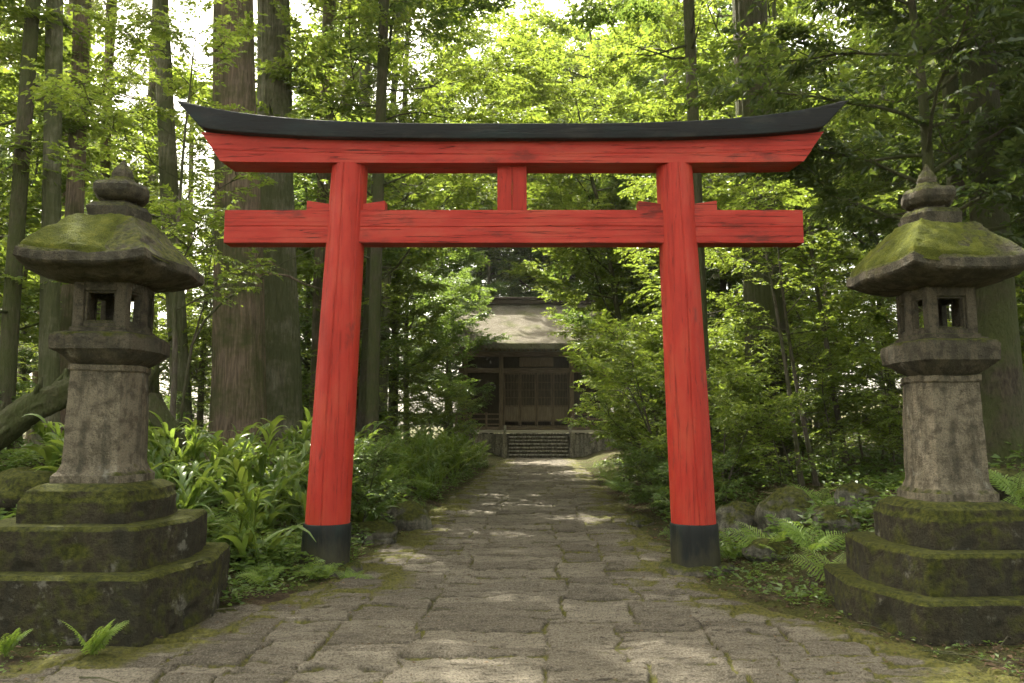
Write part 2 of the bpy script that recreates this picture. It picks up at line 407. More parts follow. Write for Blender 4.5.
# ------------------------------------------------------------------ torii
TY = 8.8
gate = thing('torii_gate', 'tall red wooden torii gate with black top rail standing over the stone path', 'gate', (0, TY, 0))
def sweep(name, sec_fn, X, mat, parent, bev=.01):
    """sections (k,2) in y,z swept along x; sec_fn(x) -> (x offsets, y, z)"""
    rows = []
    for x in X: rows.append(sec_fn(x))
    rows = np.array(rows); m, kk, _ = rows.shape
    i = np.arange(m-1)[:, None]*kk; j = np.arange(kk)[None, :]; j2 = (j+1) % kk
    f = np.stack([i+j, i+kk+j, i+kk+j2, i+j2], -1).reshape(-1, 4)
    me_ = mesh_arrays(name, rows.reshape(-1, 3), [f, np.arange(kk)[None, :], ((m-1)*kk+np.arange(kk))[None, ::-1]])
    o = link(name, me_, mat, parent)
    if bev: bevel(o, bev)
    return o
def rise(x): return .222*np.abs(x/3.6)**3.4
def sec_top(x):
    sx = np.sign(x)*(abs(x)/3.72)**10; ri = rise(x)
    out = []
    for (y, z, n) in ((-.275,0,-.26),(-.285,.05,-.19),(-.30,.165,-.03),(-.03,.225,0),(.03,.225,0),(.30,.165,-.03),(.285,.05,-.19),(.275,0,-.26)):
        out.append((x + sx*n, y, 4.712 + z + ri*(.56 + .46*z/.165)))
    return out
sweep('top_rail', sec_top, np.linspace(-3.77, 3.78, 61), M['black_beam'], gate, .012)
def sec_lint(x):
    sx = np.sign(x)*(abs(x)/3.4)**12
    out = []
    for (y, z, n) in ((-.185,.0,-.17),(-.185,.098,-.10),(-.180,.104,-.1),(-.185,.110,-.1),(-.185,.252,0),(.185,.252,0),(.185,0,-.2)):
        out.append((x + sx*n, y, 4.463 + z + rise(x)*(.10 + .46*z/.252)))
    return out
sweep('upper_lintel', sec_lint, np.linspace(-3.49, 3.50, 61), M['red_beam'], gate, .008)
def sec_tie(x):
    g_ = .006*math.sin(x*1.7)
    return [(x, y, 3.57+z) for (y, z) in ((-.115,0),(-.115,.178+g_),(-.106,.184+g_),(-.115,.19+g_),(-.115,.375),(.115,.375),(.115,0))]
sweep('tie_beam', sec_tie, np.linspace(-3.21, 3.25, 41), M['red_beam'], gate, .008)
b = MB(); b.box(-.165,-.0007,-.09,.09,3.948,4.46); b.box(.0007,.165,-.0905,.09,3.948,4.46)
bevel(link('centre_strut', b.mesh('centre_strut'), M['red_post'], gate), .006)
for sx in (-1, 1):
    bx_, tx_ = (-2.02, -1.845) if sx < 0 else (1.985, 1.845)
    nz_, na = 44, 200
    zz = np.linspace(.02, 4.47, nz_); a = np.linspace(0, 2*math.pi, na, endpoint=False)
    rad = np.interp(zz, [0, 1.5, 4.5], [.243, .232, .203])[:, None]*np.ones(na)
    ca = -math.pi/2 + (-.12 if sx < 0 else .05)
    for (aa, dp, wd) in ((ca, .016, .022), (ca+.9, .005, .03), (ca-.75, .004, .03), (ca+2.5, .01, .02)):
        w_ = ((a - aa + math.pi) % (2*math.pi)) - math.pi
        wob = .03*np.sin(zz*1.9+aa*3)[:, None]
        rad = rad - dp*np.exp(-((w_[None, :]-wob)/wd)**2)
    rad *= 1 + .004*np.sin(a*9)[None, :]
    cx_ = np.interp(zz, [0, 4.5], [bx_, tx_])
    v = np.stack([cx_[:, None] + rad*np.cos(a), rad*np.sin(a), np.repeat(zz[:, None], na, 1)], -1).reshape(-1, 3)
    i = np.arange(nz_-1)[:, None]*na; j = np.arange(na)[None, :]; j2 = (j+1) % na
    f = np.stack([i+j, i+j2, i+na+j2, i+na+j], -1).reshape(-1, 4)
    pl = link('pillar', mesh_arrays('pillar', v, [f], None, True), M['red_post'], gate)
    zz = np.array([-.03,.0,.1,.2,.3,.4,.49,.50,.50]); rr = np.array([.262,.262,.261,.26,.259,.257,.256,.252,.20])
    v, f = tube_arrays([(bx_ + (tx_-bx_)*z/4.5, 0, z) for z in zz], rr, 64, False)
    # rings are tilted by the tangent; keep them level
    a = np.linspace(0, 2*math.pi, 64, endpoint=False)
    v = np.array([[bx_+(tx_-bx_)*z/4.5 + r_*math.cos(q), r_*math.sin(q), z] for z, r_ in zip(zz, rr) for q in a])
    i = np.arange(len(zz)-1)[:, None]*64; j = np.arange(64)[None, :]; j2 = (j+1) % 64
    bb = link('base_band', mesh_arrays('base_band', v, [np.stack([i+j, i+j2, i+64+j2, i+64+j], -1).reshape(-1,4)], None, True), M['black_post'], pl)
    # footing stone
    rn = np.linspace(0, 1, 9); v = []
    for q in range(48):
        pass
    ang = np.linspace(0, 2*math.pi, 48, endpoint=False); prof = [(.2,.075),(.33,.075),(.385,.05),(.41,.0),(.41,-.15)]
    v = np.array([[bx_ + r_*math.cos(q)*(1+.08*math.sin(3*q+sx)), r_*math.sin(q)*(1+.07*math.cos(2*q)), z+.012*math.sin(5*q+r_*9)] for r_, z in prof for q in ang])
    i = np.arange(len(prof)-1)[:, None]*48; j = np.arange(48)[None, :]; j2 = (j+1) % 48
    link('footing_stone', mesh_arrays('footing_stone', v, [np.stack([i+j2, i+j, i+48+j, i+48+j2], -1).reshape(-1,4)], None, True), M['footing'], pl)
    for s2 in (-1, 1):
        r_ = .2; xm = bx_+(tx_-bx_)*.89
        b = MB(); x0 = xm + s2*(r_-.03); x1 = xm + s2*(r_+.24)
        v = []
        for (x, h0) in ((x0, .075), (x1, .115)):
            v += [(x,-.085,3.947),(x,.085,3.947),(x,.085,3.947+h0),(x,-.085,3.947+h0)]
        b.add(v, [np.array([(0,1,2,3),(7,6,5,4),(0,4,5,1),(1,5,6,2),(2,6,7,3),(3,7,4,0)])])
        bevel(link('wedge', b.mesh('wedge'), M['red_beam'], gate), .005)

# ------------------------------------------------------------------ stone lanterns
def poly(fw, dp, Rr, nseg, rnd=.06):
    """elongated hexagon outline: front half-width fw, depth dp, side corners at +-Rr"""
    P = np.array([(-fw,-dp),(fw,-dp),(Rr,0),(fw,dp),(-fw,dp),(-Rr,0)], float)
    pts = []
    for i in range(6):
        a, b_ = P[i], P[(i+1) % 6]
        for t in np.linspace(0, 1, nseg, endpoint=False): pts.append(a + (b_-a)*t)
    pts = np.array(pts)
    pts = .7*pts + .15*np.roll(pts, 1, 0) + .15*np.roll(pts, -1, 0)
    return pts
FW, DP = .80, .95
LSC = {'lower_step': .94, 'upper_step': .93, 'plinth': .85, 'shaft': .80, 'platform': .79, 'roof': .815, 'finial_base': .74, 'finial': .84, 'fire_box_rail': .8}
def loft(name, prof, mat, parent, loc_z=0, nseg=16, amp=.008, seed=0, fw=FW, dp=DP, upturn=0, nfreq=6, top=True):
    """prof: list of (radius, z); finely resampled and weathered"""
    outl = poly(fw, dp, 1.0, nseg); n = len(outl)
    prof = np.array(prof, float)*np.array([LSC.get(name, 1), 1]); L = np.concatenate([[0], np.cumsum(np.hypot(*np.diff(prof, axis=0).T))])
    m = max(6, int(L[-1]/.022)); ts = np.unique(np.concatenate([np.linspace(0, L[-1], m), L]))
    rr = np.interp(ts, L, prof[:, 0]); zz = np.interp(ts, L, prof[:, 1])
    ang = np.hypot(outl[:, 0], outl[:, 1])
    corner = (ang-ang.min())/(ang.max()-ang.min()+1e-9)
    rmax = rr.max()
    v = np.stack([rr[:, None]*outl[None, :, 0], rr[:, None]*outl[None, :, 1], zz[:, None] + upturn*(corner[None, :]**2)*((rr/rmax)**3)[:, None]], -1).reshape(-1, 3)
    i = np.arange(len(ts)-1)[:, None]*n; j = np.arange(n)[None, :]; j2 = (j+1) % n
    f = np.stack([i+j, i+j2, i+n+j2, i+n+j], -1).reshape(-1, 4)
    c_ = v - np.array([0, 0, zz.mean()]); nr = c_/(np.linalg.norm(c_, axis=1)[:, None]+1e-6)
    v = v - nr*(.035*sstep(.28, .55, fbm(v*3.3+seed*4.7, 3, seed+5)))[:, None]*(1 if rmax > .4 else .4)
    v = v + nr*(amp*fbm(v*nfreq+seed*9.1, 4, seed))[:, None]*1.6
    fs = [f]
    if top: fs.append(((len(ts)-1)*n + np.arange(n))[None, :])
    me_ = mesh_arrays(name, v, fs, None, True); me_.set_sharp_from_angle(angle=R(38))
    return link(name, me_, mat, parent)
def moss_cap(parent, prof, seed, cover, nseg=16, upturn=0, thick=.035):
    """a thick moss pad lying on the upper side of a lofted roof; cover(x,y) -> 0..1"""
    outl = poly(FW, DP, 1.0, nseg*2); n = len(outl)
    prof = np.array(prof, float)*np.array([LSC['roof'], 1]); L = np.concatenate([[0], np.cumsum(np.hypot(*np.diff(prof, axis=0).T))])
    ts = np.linspace(0, L[-1], 50); rr = np.interp(ts, L, prof[:, 0]); zz = np.interp(ts, L, prof[:, 1])
    ang = np.hypot(outl[:, 0], outl[:, 1]); corner = (ang-ang.min())/(ang.max()-ang.min()); rmax = rr.max()
    v = np.stack([rr[:, None]*outl[None, :, 0], rr[:, None]*outl[None, :, 1], zz[:, None] + upturn*(corner[None, :]**2)*((rr/rmax)**3)[:, None]], -1).reshape(-1, 3)
    cv = cover(v[:, 0], v[:, 1]) + .55*fbm(v*4+seed, 4, seed)
    t = sstep(.0, .6, cv)
    edge = np.repeat(sstep(0, .06, ts)*sstep(0, .05, L[-1]-ts), n)
    hgt = (t*edge)*(thick*(.8+.5*fbm(v*9, 3, seed+3)) + .012*fbm(v*34, 3, seed+5)) - .03*(1-t*edge)
    nrm = np.column_stack([v[:, 0]*.5, v[:, 1]*.5, np.ones(len(v))*.85])
    v = v + nrm*hgt[:, None]
    i = np.arange(len(ts)-1)[:, None]*n; j = np.arange(n)[None, :]; j2 = (j+1) % n
    f = np.stack([i+j, i+j2, i+n+j2, i+n+j], -1).reshape(-1, 4)
    return link('moss_pad', mesh_arrays('moss_pad', v, [f], None, True), M['moss'], parent)

def lantern(x, y, rz, lab, zs, moss_side, seed, lean=0):
    t1, t2, zp, zpost, zplat, zbox, zeave, zroof = zs
    L = thing('stone_lantern', lab, 'lantern', (x, y, 0), rz)
    L.rotation_euler = (0, lean, rz)
    ms, md, mk = M['lantern'], M['lantern_mossy'], M['lantern_dark']
    loft('lower_step', [(1.0,-.1),(1.0,t1-.03),(.97,t1),(.6,t1)], md, L, seed=seed+1, amp=.012, nseg=22)
    loft('upper_step', [(.805,t1-.02),(.805,t2-.03),(.78,t2),(.5,t2)], md, L, seed=seed+2, amp=.012, nseg=20)
    loft('plinth', [(.61,t2-.02),(.612,zp-.14),(.59,zp-.11),(.575,zp-.06),(.48,zp-.015),(.3,zp)], md, L, seed=seed+3, amp=.014)
    sh = loft('shaft', [(.425,zp-.02),(.425,zp+.05),(.385,zp+.08),(.352,zp+.14),(.342,zp+.35),(.325,zpost-.05),(.345,zpost-.035),(.345,zpost+.01)], ms, L, seed=seed+4, amp=.010)
    loft('platform', [(.30,zpost),(.40,zpost+.05),(.47,zpost+.10),(.51,zpost+.125),(.515,zplat-.06),(.50,zplat-.03),(.42,zplat-.01),(.42,zplat),(.3,zplat)], mk, L, seed=seed+5, amp=.010)
    # fire box: six framed sides, windows right through the front, right-front, left-front and back
    P = np.array([(-FW,-DP),(FW,-DP),(1,0),(FW,DP),(-FW,DP),(-1,0)])*.272
    b = MB(); z0, z1 = zplat-.01, zbox
    th = .055
    def quad_box(a, c_, za, zb, inset=0.0):
        a = np.array(a); c_ = np.array(c_); d = c_-a; nrm = np.array([d[1], -d[0]])/np.linalg.norm(d)
        o_ = -nrm*inset; i_ = -nrm*(inset+th)
        v = [(*(a+o_),za),(*(c_+o_),za),(*(c_+i_),za),(*(a+i_),za),(*(a+o_),zb),(*(c_+o_),zb),(*(c_+i_),zb),(*(a+i_),zb)]
        b.add(v, [np.array([(3,2,1,0),(4,5,6,7),(0,1,5,4),(1,2,6,5),(2,3,7,6),(3,0,4,7)])])
    for i in range(6):
        a, c_ = P[i], P[(i+1) % 6]; d = c_-a
        wl, wr = (.20, .80) if i in (0, 3) else (.25, .75)
        zl, zh = z0+.13*(z1-z0)+.03, z0+.82*(z1-z0)
        quad_box(a, a+d*wl, z0+.001, z1-.001, .002*i); quad_box(a+d*wr, c_, z0+.002, z1-.002, .002*i+.001)
        quad_box(a+d*wl, a+d*wr, z0+.003, zl, .003+.002*i); quad_box(a+d*wl, a+d*wr, zh, z1-.003, .003+.002*i)
        fr = .018
        quad_box(a+d*wl, a+d*(wl+.05), zl, zh, .02); quad_box(a+d*(wr-.05), a+d*wr, zl, zh, .02)
        quad_box(a+d*(wl+.05), a+d*(wr-.05), zl, zl+fr, .021); quad_box(a+d*(wl+.05), a+d*(wr-.05), zh-fr, zh, .021)
    v, fs = np.concatenate(b.v), b.f
    bx = bevel(link('fire_box', mesh_arrays('fire_box', v, fs), mk, L), .01, 2)
    loft('fire_box_rail', [(.36,zplat-.012),(.365,zplat+.03),(.345,zplat+.035),(.27,zplat+.036)], mk, bx, seed=seed+8, amp=.004)
    up = .045
    under = [(.30,zbox-.004),(.5,zbox+.015),(.72,zbox+.065),(.765,zbox+.08)]
    top_ = [(.785,zbox+.10),(.775,zbox+.165),(.735,zbox+.20),(.65,zbox+.285),(.53,zbox+.395),(.43,zbox+.475),(.36,zbox+.53),(.30,zroof-.0)]
    rf = loft('roof', under+top_, mk, L, seed=seed+6, amp=.020, upturn=up, nseg=20, nfreq=5)
    moss_cap(rf, top_[1:], seed+7, moss_side, upturn=up)
    zr = zroof
    loft('finial_base', [(.30,zr-.02),(.345,zr+.01),(.35,zr+.10),(.30,zr+.14),(.18,zr+.165),(.17,zr+.20)], mk, L, seed=seed+9, amp=.016, fw=.62, dp=.92)
    fin = [(.17,zr+.185),(.23,zr+.205),(.275,zr+.25),(.28,zr+.30),(.25,zr+.335),(.14,zr+.36),(.12,zr+.385),(.10,zr+.40),(.105,zr+.43),(.085,zr+.47),(.045,zr+.52),(.012,zr+.57)]
    loft('finial', fin, mk, L, seed=seed+10, amp=.010, fw=.6, dp=.9)
    return L
lanternA = lantern(-3.37, 6.67, 0, 'tall grey stone lantern whose stepped base has one bright fern at its foot', (.47,.79,1.09,2.02,2.30,2.71,0,3.25),
        lambda x, y: .55 - .9*np.clip((x-.05)/.5, -.3, 1.6) + .15*(-y), 100, .004)
lanternB = lantern(3.56, 6.62, .04, 'tall stone lantern standing near the two mossy boulders beside the gate', (.30,.60,.95,1.93,2.24,2.66,0,3.19),
        lambda x, y: .42 - .35*np.clip((x-.1)/.5, -.3, 1.6) - .25*np.clip(-x-.25, 0, 1), 200, -.003)

lanternB.scale = (.94, .94, 1)
# ------------------------------------------------------------------ shrine hall
HX, HY = 1.44, 43.2
hall = thing('shrine_hall', 'weathered wooden shrine hall with broad bark roof at the end of the path', 'shrine', (HX, HY, 0))
b = MB()
for i in range(7):
    b.box(-1.62+.006*i, 1.62-.006*i, .28*i+.05, 2.6, -.05+.0*i if i == 0 else .19*i-.012, .19*(i+1)-.06)
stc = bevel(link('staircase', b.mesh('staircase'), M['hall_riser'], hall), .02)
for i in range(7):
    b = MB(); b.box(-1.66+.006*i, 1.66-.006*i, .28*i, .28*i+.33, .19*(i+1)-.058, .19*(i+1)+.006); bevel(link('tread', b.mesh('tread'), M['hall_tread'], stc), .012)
for sx in (-1, 1):
    b = MB(); b.box(sx*1.83-.14, sx*1.83+.14, .02, 2.2, 0, .55); b.box(sx*1.83-.12, sx*1.83+.12, .1, .34, .5, 1.35)
    b.bar((sx*1.83,.3,.62),(sx*1.83,2.2,1.7), .14, .14)
    bevel(link('stair_rail', b.mesh('stair_rail'), M['hall_stone'], hall), .02)
b = MB(); b.box(-4.6,-1.99,2.2,11,-.2,1.28); b.box(1.99,4.6,2.2,11,-.2,1.28); b.box(-1.985,1.985,2.62,11,-.2,1.27)
bevel(link('stone_base', b.mesh('stone_base'), M['hall_stone'], hall), .03)
b = MB(); b.box(-4.7,4.7,2.1,11,1.34,1.5)
for x in np.arange(-4.6, 4.7, .46): b.box(x-.05,x+.05,2.16,2.6,1.285,1.338)
bevel(link('veranda_floor', b.mesh('veranda_floor'), M['hall_floor'], hall), .01)
for x in (-4.2,-2.08,2.08,4.2):
    b = MB(); b.box(x-.13,x+.13,3.7,3.96,1.5,6.1); b.box(x-.19,x+.19,3.64,4.02,1.5,1.62)
    bevel(link('post', b.mesh('post'), M['hall_wood'], hall), .02)
b = MB(); b.box(-4.6,4.6,3.72,3.94,4.86,5.14); b.box(-4.9,4.9,3.70,3.96,5.82,6.1); b.box(-4.6,4.6,3.74,3.92,1.51,1.70)
bevel(link('tie_beam', b.mesh('tie_beam'), M['hall_beam'], hall), .015)
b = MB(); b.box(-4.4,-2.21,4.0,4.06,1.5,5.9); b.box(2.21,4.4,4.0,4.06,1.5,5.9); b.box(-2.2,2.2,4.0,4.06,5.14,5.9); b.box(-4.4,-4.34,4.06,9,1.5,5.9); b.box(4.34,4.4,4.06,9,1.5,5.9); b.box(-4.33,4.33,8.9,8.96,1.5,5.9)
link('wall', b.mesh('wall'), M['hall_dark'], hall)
for q in range(4):
    x0 = -1.94 + q*.97
    b = MB()
    b.box(x0+.01,x0+.09,4.02,4.09,1.7,4.86); b.box(x0+.88,x0+.96,4.02,4.09,1.7,4.86)
    for z in (1.7, 2.0, 2.86, 4.78): b.box(x0+.09,x0+.88,4.025,4.085,z,z+.09)
    d = link('door', b.mesh('door'), M['hall_wood'], hall)
    b = MB(); b.box(x0+.09,x0+.88,4.05,4.07,2.09,2.86); link('panel', b.mesh('panel'), M['hall_panel'], d)
    b = MB()
    for x in np.linspace(x0+.13, x0+.84, 9): b.box(x-.016,x+.016,4.04,4.07,2.95,4.78)
    for z in (3.4, 3.86, 4.32): b.box(x0+.09,x0+.88,4.071,4.085,z-.016,z+.016)
    link('lattice', b.mesh('lattice'), M['hall_wood'], d)
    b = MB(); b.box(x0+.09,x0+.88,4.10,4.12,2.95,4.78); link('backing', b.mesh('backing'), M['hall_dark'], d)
b = MB(); b.box(-1.0,1.0,3.5,3.7,5.2,5.75); b.box(-.25,.25,3.42,3.5,5.3,5.7)
bevel(link('carved_bracket', b.mesh('carved_bracket'), M['hall_wood'], hall), .05)
for sx in (-1, 1):
    b = MB()
    for z in (1.78, 2.08, 2.36): b.box(min(sx*2.0, sx*4.65), max(sx*2.0, sx*4.65), 2.25, 2.33, z, z+.08)
    for x in (2.05, 2.9, 3.8, 4.6): b.box(sx*x-.06, sx*x+.06, 2.23, 2.35, 1.5, 2.5)
    bevel(link('railing', b.mesh('railing'), M['hall_wood'], hall), .01)
# curved bark roof
nx_, ny_ = 60, 30
def roof_pt(x, t, dz):
    # t: -1 front eave .. 0 ridge .. 1 rear eave
    s = abs(t); yy = 6.5 + t*5.3; zz = 9.45 - 3.2*(s**.78) + .30*max(0, s-.6)**1.5
    zz += .30*(abs(x)/4.9)**4*(.4+.6*s)
    return (x, yy, zz + dz)
b = MB(); X = np.linspace(-4.9, 4.9, nx_); T = np.linspace(-1, 1, 2*ny_+1)
v = [roof_pt(x, t, 0) for t in T for x in X] + [roof_pt(x, t, -.30) for t in T for x in X]
n = nx_; m = len(T); i = np.arange(m-1)[:, None]*n + np.arange(n-1)[None, :]
f1 = np.stack([i, i+1, i+n+1, i+n], -1).reshape(-1, 4); f2 = f1[:, ::-1] + n*m
e = []
for q in range(n-1): e.append((q+1, q, n*m+q, n*m+q+1)); e.append(((m-1)*n+q, (m-1)*n+q+1, n*m+(m-1)*n+q+1, n*m+(m-1)*n+q))
for q in range(m-1): e.append((q*n, (q+1)*n, n*m+(q+1)*n, n*m+q*n)); e.append(((q+1)*n+n-1, q*n+n-1, n*m+q*n+n-1, n*m+(q+1)*n+n-1))
b.add(v, [f1, f2, np.array(e)])
k = NT('bark_roof'); c = k.coords()
sep = k.n('ShaderNodeSeparateXYZ'); k.set(sep, 0, c)
wv = k.n('ShaderNodeTexWave', wave_type='BANDS', bands_direction='Y'); k.set(wv, 'Vector', c); k.set(wv, 'Scale', 2.6); k.set(wv, 'Distortion', 1.5); k.set(wv, 'Detail', 3); k.set(wv, 'Detail Scale', 2)
nn = k.noise(c, 1.4, 6, .65); nf = k.noise(c, 14, 4, .7)
col = k.ramp(k.math('ADD', k.math('MULTIPLY', nn, .6), k.math('MULTIPLY', nf, .4)), [(.3, (.09,.08,.058)), (.52, (.19,.17,.13)), (.72, (.29,.265,.21))])
col = k.mix(k.ramp(k.noise(c, .9, 5), [(.5, 0.0), (.66, .65)]), col, (.11,.12,.04))
roof = link('roof', b.mesh('roof'), k.done(k.principled(col, .95, k.bump(k.math('ADD', wv.outputs['Fac'], nf), 1.0, .15), .15)), hall)
b = MB(); b.box(-4.5,4.5,6.28,6.72,9.38,9.68); b.box(-4.7,4.7,6.15,6.85,9.68,9.8)
bevel(link('ridge', b.mesh('ridge'), M['hall_dark'], roof), .03)
b = MB()
for x in np.arange(-4.7, 4.75, .26):
    a_ = roof_pt(x, -.985, -.40); c_ = roof_pt(x, -.5, -.40); b.bar(a_, c_, .09, .12)
link('rafters', b.mesh('rafters'), M['hall_beam'], roof)

# ------------------------------------------------------------------ plants: generators
def unit(v): return v/(np.linalg.norm(v, axis=-1, keepdims=True)+1e-9)
def twig_leaves(O, D, N, L, kk, size, r, droop=.25, ang=(35, 65), narrow=.5, jit=.35):
    """leaves set alternately along twigs O + t D L, lying near the plane of normal N -> verts, tris"""
    m = len(O); t = np.linspace(.12, 1.0, kk)[None, :] + r.normal(0, .04, (m, kk))
    side = np.where(np.arange(kk) % 2 == 0, 1.0, -1.0)[None, :]*np.ones((m, 1)); side[:, -1] = 0
    S = unit(np.cross(N, D)); a = np.radians(r.uniform(*ang, (m, kk)))
    P = O[:, None] + D[:, None]*(t*L[:, None])[..., None] + np.array([0,0,-1.0])*(droop*t**2*L[:, None])[..., None]
    d = D[:, None]*np.cos(a)[..., None] + S[:, None]*(np.sin(a)*side)[..., None] + np.array([0,0,-1.0])*(droop*.8) + r.normal(0, .16, (m, kk, 3))
    nn_ = N[:, None] + r.normal(0, jit, (m, kk, 3))
    P = P.reshape(-1, 3); d = unit(d.reshape(-1, 3)); nn_ = nn_.reshape(-1, 3)
    return leaf_geo(P, d, nn_, size*r.uniform(.65, 1.2, len(P)), narrow)
def leaf_geo(P, d, nrm, sz, narrow=.5, fold=.12):
    s = unit(np.cross(nrm, d)); nrm = np.cross(d, s); n = len(P); sz = sz[:, None]
    b0 = P; tip = P + d*sz - nrm*sz*.08
    m1 = P + d*sz*.42
    l = m1 + s*sz*narrow*.5 + nrm*sz*fold; r_ = m1 - s*sz*narrow*.5 + nrm*sz*fold
    v = np.stack([b0, l, tip, r_], 1).reshape(-1, 3); i = np.arange(n)[:, None]*4
    return v, np.concatenate([i+np.array([0,2,1]), i+np.array([0,3,2])])
def limb_curve(o, d, L, r, n=8, up=.15, wig=.12):
    pts = [np.array(o, float)]; d = np.array(d, float); d /= np.linalg.norm(d)
    for i in range(n-1):
        d = d + r.normal(0, wig, 3)*.5 + np.array([0,0,up])/n; d /= np.linalg.norm(d); pts.append(pts[-1] + d*L/(n-1))
    return np.array(pts)

def broadleaf(seed, H, crown0, spread, nlimb, leaf, r0, layered=.7, twigs=5, kk=11, lean=0.06, subs=7, upl=.25, narrow=.6, tl=.5, elev=(.05,.55), nstem=1, stems=None, shape='oval', trunk_n=10):
    """trunk+limbs mesh, crown mesh (leaves on flat sprays of twigs)"""
    r = np.random.default_rng(seed); tb = MB(); O=[]; D=[]; N=[]; TL=[]
    if stems is not None: nstem = len(stems)
    for st in range(nstem):
        d0 = np.array([r.normal(0, lean), r.normal(0, lean), 1.0]); 
        if nstem > 1: d0[:2] += unit(r.normal(0, 1, 2))*.28
        tp = limb_curve((r.normal(0,.06*nstem) if nstem > 1 else 0, r.normal(0,.06*nstem) if nstem > 1 else 0, -.15), d0, H*(r.uniform(.75,1) if nstem > 1 else 1), r, 14, .3, .07)
        if stems is not None: tp = np.array(stems[st])
        fr = np.linspace(0, 1, 14); rad = r0*(1-.86*fr)*(1+.5*np.exp(-fr*22)); tb.tube(tp, rad, trunk_n, False)
        for i in range(max(1, nlimb//nstem)):
            h = crown0 + (1-crown0)*((i+r.random())/max(1, nlimb//nstem)); q = h*13; a = int(min(q, 12)); p = tp[a] + (tp[a+1]-tp[a])*(q-a)
            g = (h-crown0)/(1-crown0+1e-6)
            prof = {'oval': (.35+.65*math.sin(math.pi*min(1, .18+.8*g))), 'cone': (1.05-.85*g), 'umb': .45+.6*g}[shape]
            az = i*2.4 + r.normal(0, .4); el = r.uniform(*elev)
            Ll = spread*prof*r.uniform(.7, 1.1)
            lp = limb_curve(p, (math.cos(az)*math.cos(el), math.sin(az)*math.cos(el), math.sin(el)), Ll, r, 9, upl, .22)
            rl = max(.006, rad[a]*.42)*np.linspace(1, .18, 9); tb.tube(lp, rl, 5, False)
            for s_ in range(subs):
                f_ = .25 + .75*(s_+r.random())/subs; q2 = f_*8; b_ = int(min(q2, 7)); o = lp[b_] + (lp[b_+1]-lp[b_])*(q2-b_)
                ld = unit(lp[b_+1]-lp[b_]); sd = unit(np.cross(ld, [0,0,1])); sg = 1 if s_ % 2 else -1
                dd = unit(ld*.75 + sd*sg*r.uniform(.4, 1.1) + r.normal(0, .12, 3))
                bl = tl*r.uniform(1.0, 2.1)*(1.15-.5*f_)
                bp = limb_curve(o, dd, bl, r, 5, .05, .2); tb.tube(bp, np.linspace(.010, .003, 5)*(1+r0*2), 3, False)
                nr = unit(np.array([r.normal(0, .5*(1-layered)+.1), r.normal(0, .5*(1-layered)+.1), 1.0]))
                for t_ in range(twigs):
                    w = (t_+.6)/twigs; q3 = w*4; c_ = int(min(q3, 3)); oo = bp[c_] + (bp[c_+1]-bp[c_])*(q3-c_)
                    bd = unit(bp[c_+1]-bp[c_]); bs = unit(np.cross(nr, bd)); sg2 = 1 if t_ % 2 else -1
                    if t_ == twigs-1: sg2 = 0
                    O.append(oo); D.append(unit(bd*.8 + bs*sg2*r.uniform(.5, 1.0) + r.normal(0, .1, 3))); N.append(unit(nr + r.normal(0, .25*(1-layered)+.08, 3))); TL.append(tl*r.uniform(.55, 1.0))
    lv, lf = twig_leaves(np.array(O), np.array(D), np.array(N), np.array(TL), kk, leaf, r, narrow=narrow)
    return tb.mesh('trunk', True), mesh_arrays('crown', lv, [lf])

def conifer_trunk(seed, H, r0, r1, lean=(0,0), flare=.5, n=40, ridges=True, rings=46, stubs=0, bow=0):
    r = np.random.default_rng(seed)
    z = np.concatenate([np.linspace(-.3, 2.2, rings//3)[:-1], np.linspace(2.2, H, rings - rings//3 + 1)]); t = np.clip(z/H, 0, 1)
    a = np.linspace(0, 2*math.pi, n, endpoint=False)
    rad = (r0 + (r1-r0)*t**.8)[:, None]*np.ones(n)
    lob = 1 + .5*np.sin(a*5+r.random()*6)*.5 + .25*np.sin(a*3+r.random()*6)
    rad = rad + flare*r0*np.exp(-np.clip(z, 0, 99)/.55)[:, None]*np.clip(lob, .15, 2)[None, :]
    P = np.column_stack([np.cos(np.tile(a, len(z)))*3, np.sin(np.tile(a, len(z)))*3, np.repeat(z, n)*.35])
    nz_ = fbm(P*np.array([2.2,2.2,1]), 4, seed).reshape(len(z), n)
    rad *= 1 + .09*nz_ + .06*vnoise(P*np.array([5,5,.7]), seed+3).reshape(len(z), n)
    cx_ = lean[0]*z + bow*np.sin(np.clip(t, 0, 1)*math.pi)*.5 + .03*r0*np.sin(z*.8+seed); cy_ = lean[1]*z
    v = np.stack([cx_[:, None]+rad*np.cos(a), cy_[:, None]+rad*np.sin(a), np.repeat(z[:, None], n, 1)], -1).reshape(-1, 3)
    i = np.arange(len(z)-1)[:, None]*n; j = np.arange(n)[None, :]; j2 = (j+1) % n
    b = MB(); b.add(v, [np.stack([i+j, i+j2, i+n+j2, i+n+j], -1).reshape(-1, 4)])
    for _ in range(stubs):
        zz = r.uniform(.15, .8)*H; az = r.random()*6.28; rr = r0 + (r1-r0)*(zz/H)**.8
        p = np.array([lean[0]*zz + math.cos(az)*rr*.8, lean[1]*zz + math.sin(az)*rr*.8, zz])
        b.tube(limb_curve(p, (math.cos(az), math.sin(az), r.uniform(-.3,.35)), r.uniform(.25, 1.6), r, 6, .1, .3), np.linspace(.035, .006, 6)*(.6+r0), 5)
    return b
